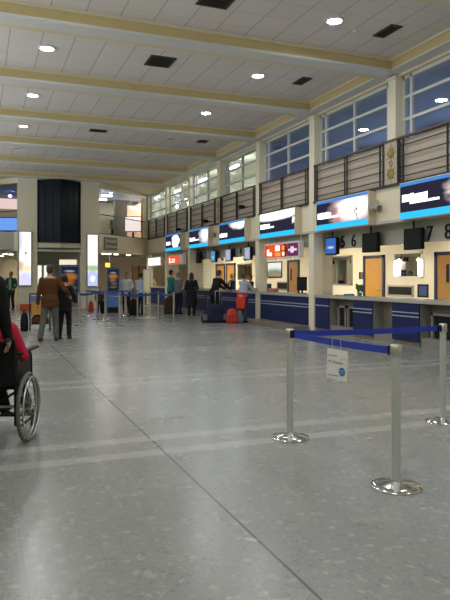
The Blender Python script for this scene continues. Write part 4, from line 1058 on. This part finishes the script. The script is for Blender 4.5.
person('person in white jacket and dark trousers facing the camera by the belt posts', p, R(180) - YAW, 1.66, top='whitej', bottom='blackc', hair='hairb', skin='skin2', hem=-.16, collar='navyc', bulk=1.12, hands=((-.22, .2, .98), (.24, .05, .82)))
p = G(140, 314.8)
person('person in light blue shirt seen from behind at the far desk', p, R(-40), 1.62, lean=.14, top='bluesh', bottom='navyc', hair='hairk', hem=-.08, bulk=1.05, hands=((-.15, .36, 1.05), (.2, .36, 1.05)))
p = V((8.95, 33.6, 0))
person('clerk in bright yellow vest behind the farthest desk', p, R(120), 1.60, top='yellowv', bottom='navyc', hair='hairk', hem=-.12, vox=.01)
p = G(171, 313.3)
person('person in teal shirt standing at the desk under the farther red sign', p, R(-75), 1.74, sleeve=.9, top='teal', bottom='browns', hair='hairk', hem=-.10, hands=((-.2, .3, .95), (.2, .3, .95)))
p = G(178, 314)
person('person in grey shirt standing right of the teal shirt', p, R(-60), 1.64, sleeve=.9, top='greysh', bottom='navyc', hair='hairg', hem=-.10, hands=((-.22, .28, .92), (.2, .05, .85)), bulk=1.1)
p = G(191.5, 315.8)
person('person in long black coat with long dark hair seen from behind', p, R(-30), 1.62, True, top='blackc', coat=.38, bottom='blackc', hair='hairk', style='long', bulk=1.12, hands=((-.15, .2, 1.0), (.18, .2, 1.0)))
p = V((9.75, YX(202, 9.75), 0))
person('clerk bent low behind the desk under number 1', p, R(95), 1.55, True, lean=.35, top='greysh', bottom='blackc', hair='hairk', style='bob', vox=.01, hands=((-.15, .45, 1.0), (.15, .45, 1.0)))
p = V((7.66, YX(214.0, 7.66), 0))
person('person in black suit leaning on the desk between numbers 2 and 3', p, R(-72), 1.74, lean=.38, top='blackc', hem=-.16, bottom='blackc', hair='hairb', hands=((-.14, .62, 1.01), (.16, .60, 1.01)), bulk=1.08, feet=((-.12, -.08, 0), (.12, .02, 0)))
p = V((9.45, YX(232.3, 9.45), 0))
person('blonde clerk in dark uniform behind the desk under number 3', p, R(100), 1.60, True, top='navyc', inner='whites', bottom='navyc', hair='hairbl', style='bob', vox=.009, hands=((-.12, .35, 1.02), (.14, .35, 1.02)))
p = V((7.85, YX(243, 7.85), 0))
person('person in light blue top with red jumper tied round waist at the desk', p, R(-62), 1.60, True, lean=.14, top='bluesh', hem=-.05, bottom='denim', tied='redw', hair='hairb', style='short', hands=((-.12, .46, 1.03), (.18, .44, 1.06)), bulk=1.06)
p = V((9.40, YX(250.3, 9.40), 0))
person('dark haired clerk behind the desk beside the upright light panel', p, R(105), 1.55, True, top='navyc', bottom='navyc', hair='hairb', style='bob', vox=.01, hands=((-.12, .35, 1.02), (.14, .35, 1.02)))

# ------------------------------------------------------------------ wheelchair
t = thing('wheelchair', 'black folding wheelchair cut by the left edge of the photo', 'wheelchair', WC, WR)
for sg in (-1, 1):
    x = sg * .29; c = V((x, 0, .305))
    wv = MB().torus(c, (1, 0, 0), .288, .017, 56, 10).build('rear_wheel', MT['tyre'], t, 'all')
    MB().torus(c, (1, 0, 0), .266, .010, 48, 8).build('rim', MT['steel'], wv, 'all')
    MB().torus(c + V((sg * .035, 0, 0)), (1, 0, 0), .262, .009, 48, 8).build('push_rim', MT['steel'], wv, 'all')
    MB().cyl(c + V((-.035 , 0, 0)), c + V((.035, 0, 0)), .034, n=18).build('hub', MT['chrome'], wv, True)
    m = MB()
    for j in range(22):
        a = 2 * PI * j / 22; b_ = a + (.35 if j % 2 else -.35)
        m.cyl(c + V((.02 * (-1) ** j, .032 * math.cos(a), .032 * math.sin(a))), c + V((0, .262 * math.cos(b_), .262 * math.sin(b_))), .0018, n=5)
    m.build('spokes', MT['steel'], wv)
    x = sg * .235
    MB().tube([(x, -.40, .93), (x, -.33, .94), (x, -.24, .93), (x, -.20, .88), (x, -.18, .50), (x, -.17, .18), (x, -.05, .14), (x, .30, .14), (x, .36, .2)], .0125).build('side_frame', MT['dark'], t, 'all')
    MB().tube([(x, -.19, .50), (x, .30, .50), (x, .38, .46), (x, .44, .34), (x, .50, .14)], .0125).build('seat_tube', MT['dark'], t, 'all')
    MB().tube([(x, -.19, .76), (x, .05, .76), (x, .26, .76), (x, .30, .72), (x, .31, .50)], .011).build('arm_tube', MT['dark'], t, 'all')
    MB().box(x - .03, x + .03, -.06, .46, .77, .80, .010).build('armrest', MT['rubber'], t)
    MB().capsule((x, -.42, .93), (x, -.33, .94), .018).build('push_handle', MT['rubber'], t, True)
    MB().box(x - .006, x + .006, -.14, .27, .53, .75, .004).build('side_panel', MT['dark'], t)
    fk = MB().tube([(x, .36, .22), (x, .37, .17), (x + sg * .02, .34, .09)], .010).build('caster_fork', MT['steel'], t, 'all')
    MB().torus((x + sg * .02, .34, .085), (1, 0, 0), .063, .020, 28, 8).cyl((x + sg * .02 - .012, .34, .085), (x + sg * .02 + .012, .34, .085), .05, n=16).build('caster', MT['rubber'], fk, True)
    MB().box(x - sg * .17 - .075, x - sg * .17 + .075, .50, .66, .105, .12, .004).cyl((x, .50, .13), (x - sg * .12, .53, .115), .01, n=8).build('footrest', MT['dark'], t)
MB().box(-.225, .225, -.17, .33, .485, .515, .008).build('seat', MT['blackc'], t)
MB().box(-.23, .23, -.205, -.185, .52, .90, .006).build('backrest', MT['blackc'], t)
MB().cyl((-.235, .02, .16), (.235, .02, .47), .011, n=8).cyl((.235, .06, .16), (-.235, .06, .47), .011, n=8).build('cross_brace', MT['dark'], t)
MB().cyl((-.27, 0, .305), (.27, 0, .305), .012, n=8).build('axle', MT['steel'], t)

# ------------------------------------------------------------------ luggage trolley and bags
tp = G(40, 331); TR = R(-12)
t = thing('luggage_trolley', 'black luggage trolley with blue handle panel pushed ahead of the couple', 'trolley', tp, TR)
for x in (-.26, .26):
    MB().tube([(x, 0, .06), (x, -.02, .9), (x * .98, -.06, 1.0)], .018).build('upright', MT['dark'], t, 'all')
    MB().tube([(x, 0, .16), (x * .8, .5, .16), (x * .5, .8, .17)], .016).build('side_rail', MT['dark'], t, 'all')
    MB().torus((x, 0, .065), (1, 0, 0), .045, .02, 20, 8).cyl((x - .01, 0, .065), (x + .01, 0, .065), .04, n=12).build('wheel', MT['rubber'], t, True)
MB().torus((0, .78, .065), (1, 0, 0), .045, .02, 20, 8).cyl((-.01, .78, .065), (.01, .78, .065), .04, n=12).build('front_wheel', MT['rubber'], t, True)
MB().cyl((-.27, -.06, 1.0), (.27, -.06, 1.0), .02, n=12).build('handle_bar', MT['rubber'], t, True)
MB().box(-.25, .25, -.035, -.01, .78, .94, .006).build('handle_panel', MT['bluebin'], t)
m = MB()
for i in range(7): m.box(-.24 + i * .003, .24 - i * .003, .04 + i * .09, .08 + i * .09, .165, .18)
m.box(-.02, .02, .02, .78, .15, .165).build('platform', MT['steel'], t)
def tr(x, y, z): return tp + Matrix.Rotation(TR, 3, 'Z') @ V((x, y, z))
o = MB().box(-.20, .17, -.13, .13, 0, .34, .012).build('cardboard_box', mat('orange_card', (.62, .32, .07), .7, var=.15), None, False, tr(-.03, .16, .43)); o.rotation_euler = (0, 0, TR)
tag(o, 'orange brown box stacked on bag on the luggage trolley', 'box')
MB().box(-.04, -.0, -.132, .132, .30, .342).build('tape', MT['white'], o)
def softbag(name, label, cat, loc, rz, sx, sy, sz, m, strap=True, pockets=None, group=None):
    b = MB(); n = 20
    rs = []
    for z, f in ((0, .90), (.05, .99), (.3, 1.02), (.6, .97), (.85, .80), (.97, .50), (1.0, .25)):
        rs.append([V((sx / 2 * f * math.copysign(abs(math.cos(a)) ** .55, math.cos(a)), sy / 2 * f * math.copysign(abs(math.sin(a)) ** .55, math.sin(a)), z * sz)) for a in [2 * PI * i / n for i in range(n)]])
    t = thing(name, label, cat, loc, rz, group)
    b.rings(rs).build('bag_body', m, t, 'all')
    if strap:
        MB().tube([(-sx * .2, 0, sz * .93), (-sx * .15, 0, sz * 1.08), (0, 0, sz * 1.12), (sx * .15, 0, sz * 1.08), (sx * .2, 0, sz * .93)], .012).build('carry_handle', MT['dark'], t, 'all')
    MB().box(-sx * .42, sx * .42, -sy * .535, -sy * .50, sz * .12, sz * .5, .008).build('front_pocket', pockets or m, t)
    return t
softbag('brown_bag', 'brown holdall lowest on the luggage trolley', 'bag', tr(-.02, .2, .18), TR, .46, .34, .25, MT['brownj'], False)
softbag('backpack', 'black backpack standing at the left side of the luggage trolley', 'bag', tr(-.41, .05, 0), TR, .2, .22, .5, MT['blackc'])
# luggage by the desk
p = G(214.5, 322.5)
t = thing('holdall', 'big black wheeled holdall on the floor left of the red bag', 'luggage', p, R(-12))
b = MB(); rs = []
for z, a, d in ((.02, .41, .20), (.08, .43, .22), (.17, .43, .22), (.22, .36, .20), (.34, .31, .19), (.48, .27, .17), (.56, .19, .13), (.59, .08, .06)):
    rs.append([V((a * math.copysign(abs(math.cos(q)) ** .6, math.cos(q)), d * math.copysign(abs(math.sin(q)) ** .6, math.sin(q)), z)) for q in [2 * PI * i / 28 for i in range(28)]])
b.rings(rs).build('bag_body', MT['navyc'], t, 'all')
for x in (-.33, .33): MB().box(x - .07, x + .07, -.235, -.20, .08, .27, .012).build('side_pocket', MT['greysh'], t)
MB().tube([(.04, .12, .5), (.04, .12, .98), (.06, .12, 1.0), (.16, .12, 1.0), (.18, .12, .98), (.18, .12, .5)], .012).build('pull_handle', MT['steel'], t, 'all')
for x in (-.3, .3): MB().cyl((x - .03, .2, .04), (x + .03, .2, .04), .04, n=14).build('wheel', MT['rubber'], t)
t = softbag('red_bag', 'bright red bag on the floor beside the big black holdall', 'luggage', G(232.0, 323.2), R(-12), .36, .26, .46, MT['redbag'], False)
m = MB(); rnd = random.Random(5); x = -.12
while x < .10:
    l = rnd.uniform(.02, .035); m.box(x, x + l, -.146, -.140, .27, .27 + rnd.uniform(.03, .045)); x += l + .008
m.build('lettering', MT['orange'], t)
softbag('suitcase', 'blue grey bag on the floor right of the red bag', 'luggage', G(239.8, 323.2), R(-12), .18, .24, .40, MT['greysh'])
softbag('red_bag', 'small red bag left of the small child', 'luggage', G(91, 311.5), R(-12), .22, .2, .42, MT['redbag'])
softbag('suitcase', 'upright dark suitcase in front of the teal shirt', 'luggage', G(168.3, 313.8), R(-12), .34, .24, .66, MT['browns'])
softbag('suitcase', 'large black suitcase on the floor between white jacket and light blue shirt', 'luggage', G(133.5, 315.3), R(-12), .34, .26, .62, MT['blackc'])
softbag('suitcase', 'black suitcase at the right of the small child', 'luggage', G(104, 313), R(-12), .2, .24, .5, MT['blackc'])
# things on the desks
p = V((8.75, YX(359.5, 8.75), .97))
t = thing('potted_plant', 'small plant in teal pot on the counter left of the orange door', 'plant', p)
MB().lathe((0, 0, 0), [(.05, 0), (.065, .10), (.06, .105), (.01, .10)], 16).build('pot', MT['tealb'], t, True)
m = MB(); rnd = random.Random(2)
for i in range(16):
    a = rnd.uniform(0, 6.28); r = rnd.uniform(.02, .07); m.ell((r * math.cos(a), r * math.sin(a), rnd.uniform(.14, .28)), (.03, .03, .045), None, 8, 6)
m.cyl((0, 0, .1), (0, 0, .22), .008, n=6).build('foliage', MT['leaf'], t, 'all')
def terminal(px, X, label, w_=.3, h=.32, rz=R(100)):
    t = thing('desk_monitor', label, 'computer monitor', V((X, YX(px, X), .97)), rz)
    MB().box(-.1, .1, -.08, .08, 0, .015).box(-.02, .02, -.015, .015, .015, .12).build('stand', MT['dark'], t)
    MB().box(-w_ / 2, w_ / 2, -.02, .03, .08, .08 + h, .008).build('casing', MT['dark'], t)
terminal(325.5, 8.9, 'thin dark terminal on counter left of the desk mirror', .26, .34, R(160))
terminal(302, 8.85, 'black monitor on wide navy desk beside the pillar', .36, .4, R(110))
def tray(px, X, label, cat, mt, sx, sy, sz, name): tag(MB().box(-sx / 2, sx / 2, -sy / 2, sy / 2, 0, sz, .01).build(name, mt, None, False, (X, YX(px, X), .97)), label, cat)
tray(273, 8.75, 'reddish basket on wide navy desk at left', 'basket', mat('dusky_pink', (.45, .18, .14), .7), .22, .34, .12, 'desk_basket')
tray(349, 8.8, 'low blue tray on counter below the tall desk mirror', 'tray', MT['bluebin'], .2, .2, .05, 'desk_tray')
tray(269, 9.0, 'upright navy leaflet holder on wide navy desk', 'leaflet holder', MT['kframe'], .1, .2, .26, 'leaflet_holder')
tray(224, 8.6, 'white papers on the desk in front of black suit', 'papers', MT['white'], .3, .4, .015, 'paper_stack')
t = thing('wall_telephone', 'small grey wall telephone left of the orange door', 'telephone', (12, YX(361.8, 12), 1.38))
MB().box(-.05, 0, -.07, .07, 0, .24, .01).build('base', MT['grey'], t); MB().capsule((-.08, 0, .02), (-.08, 0, .22), .025).build('handset', MT['dark'], t, True)
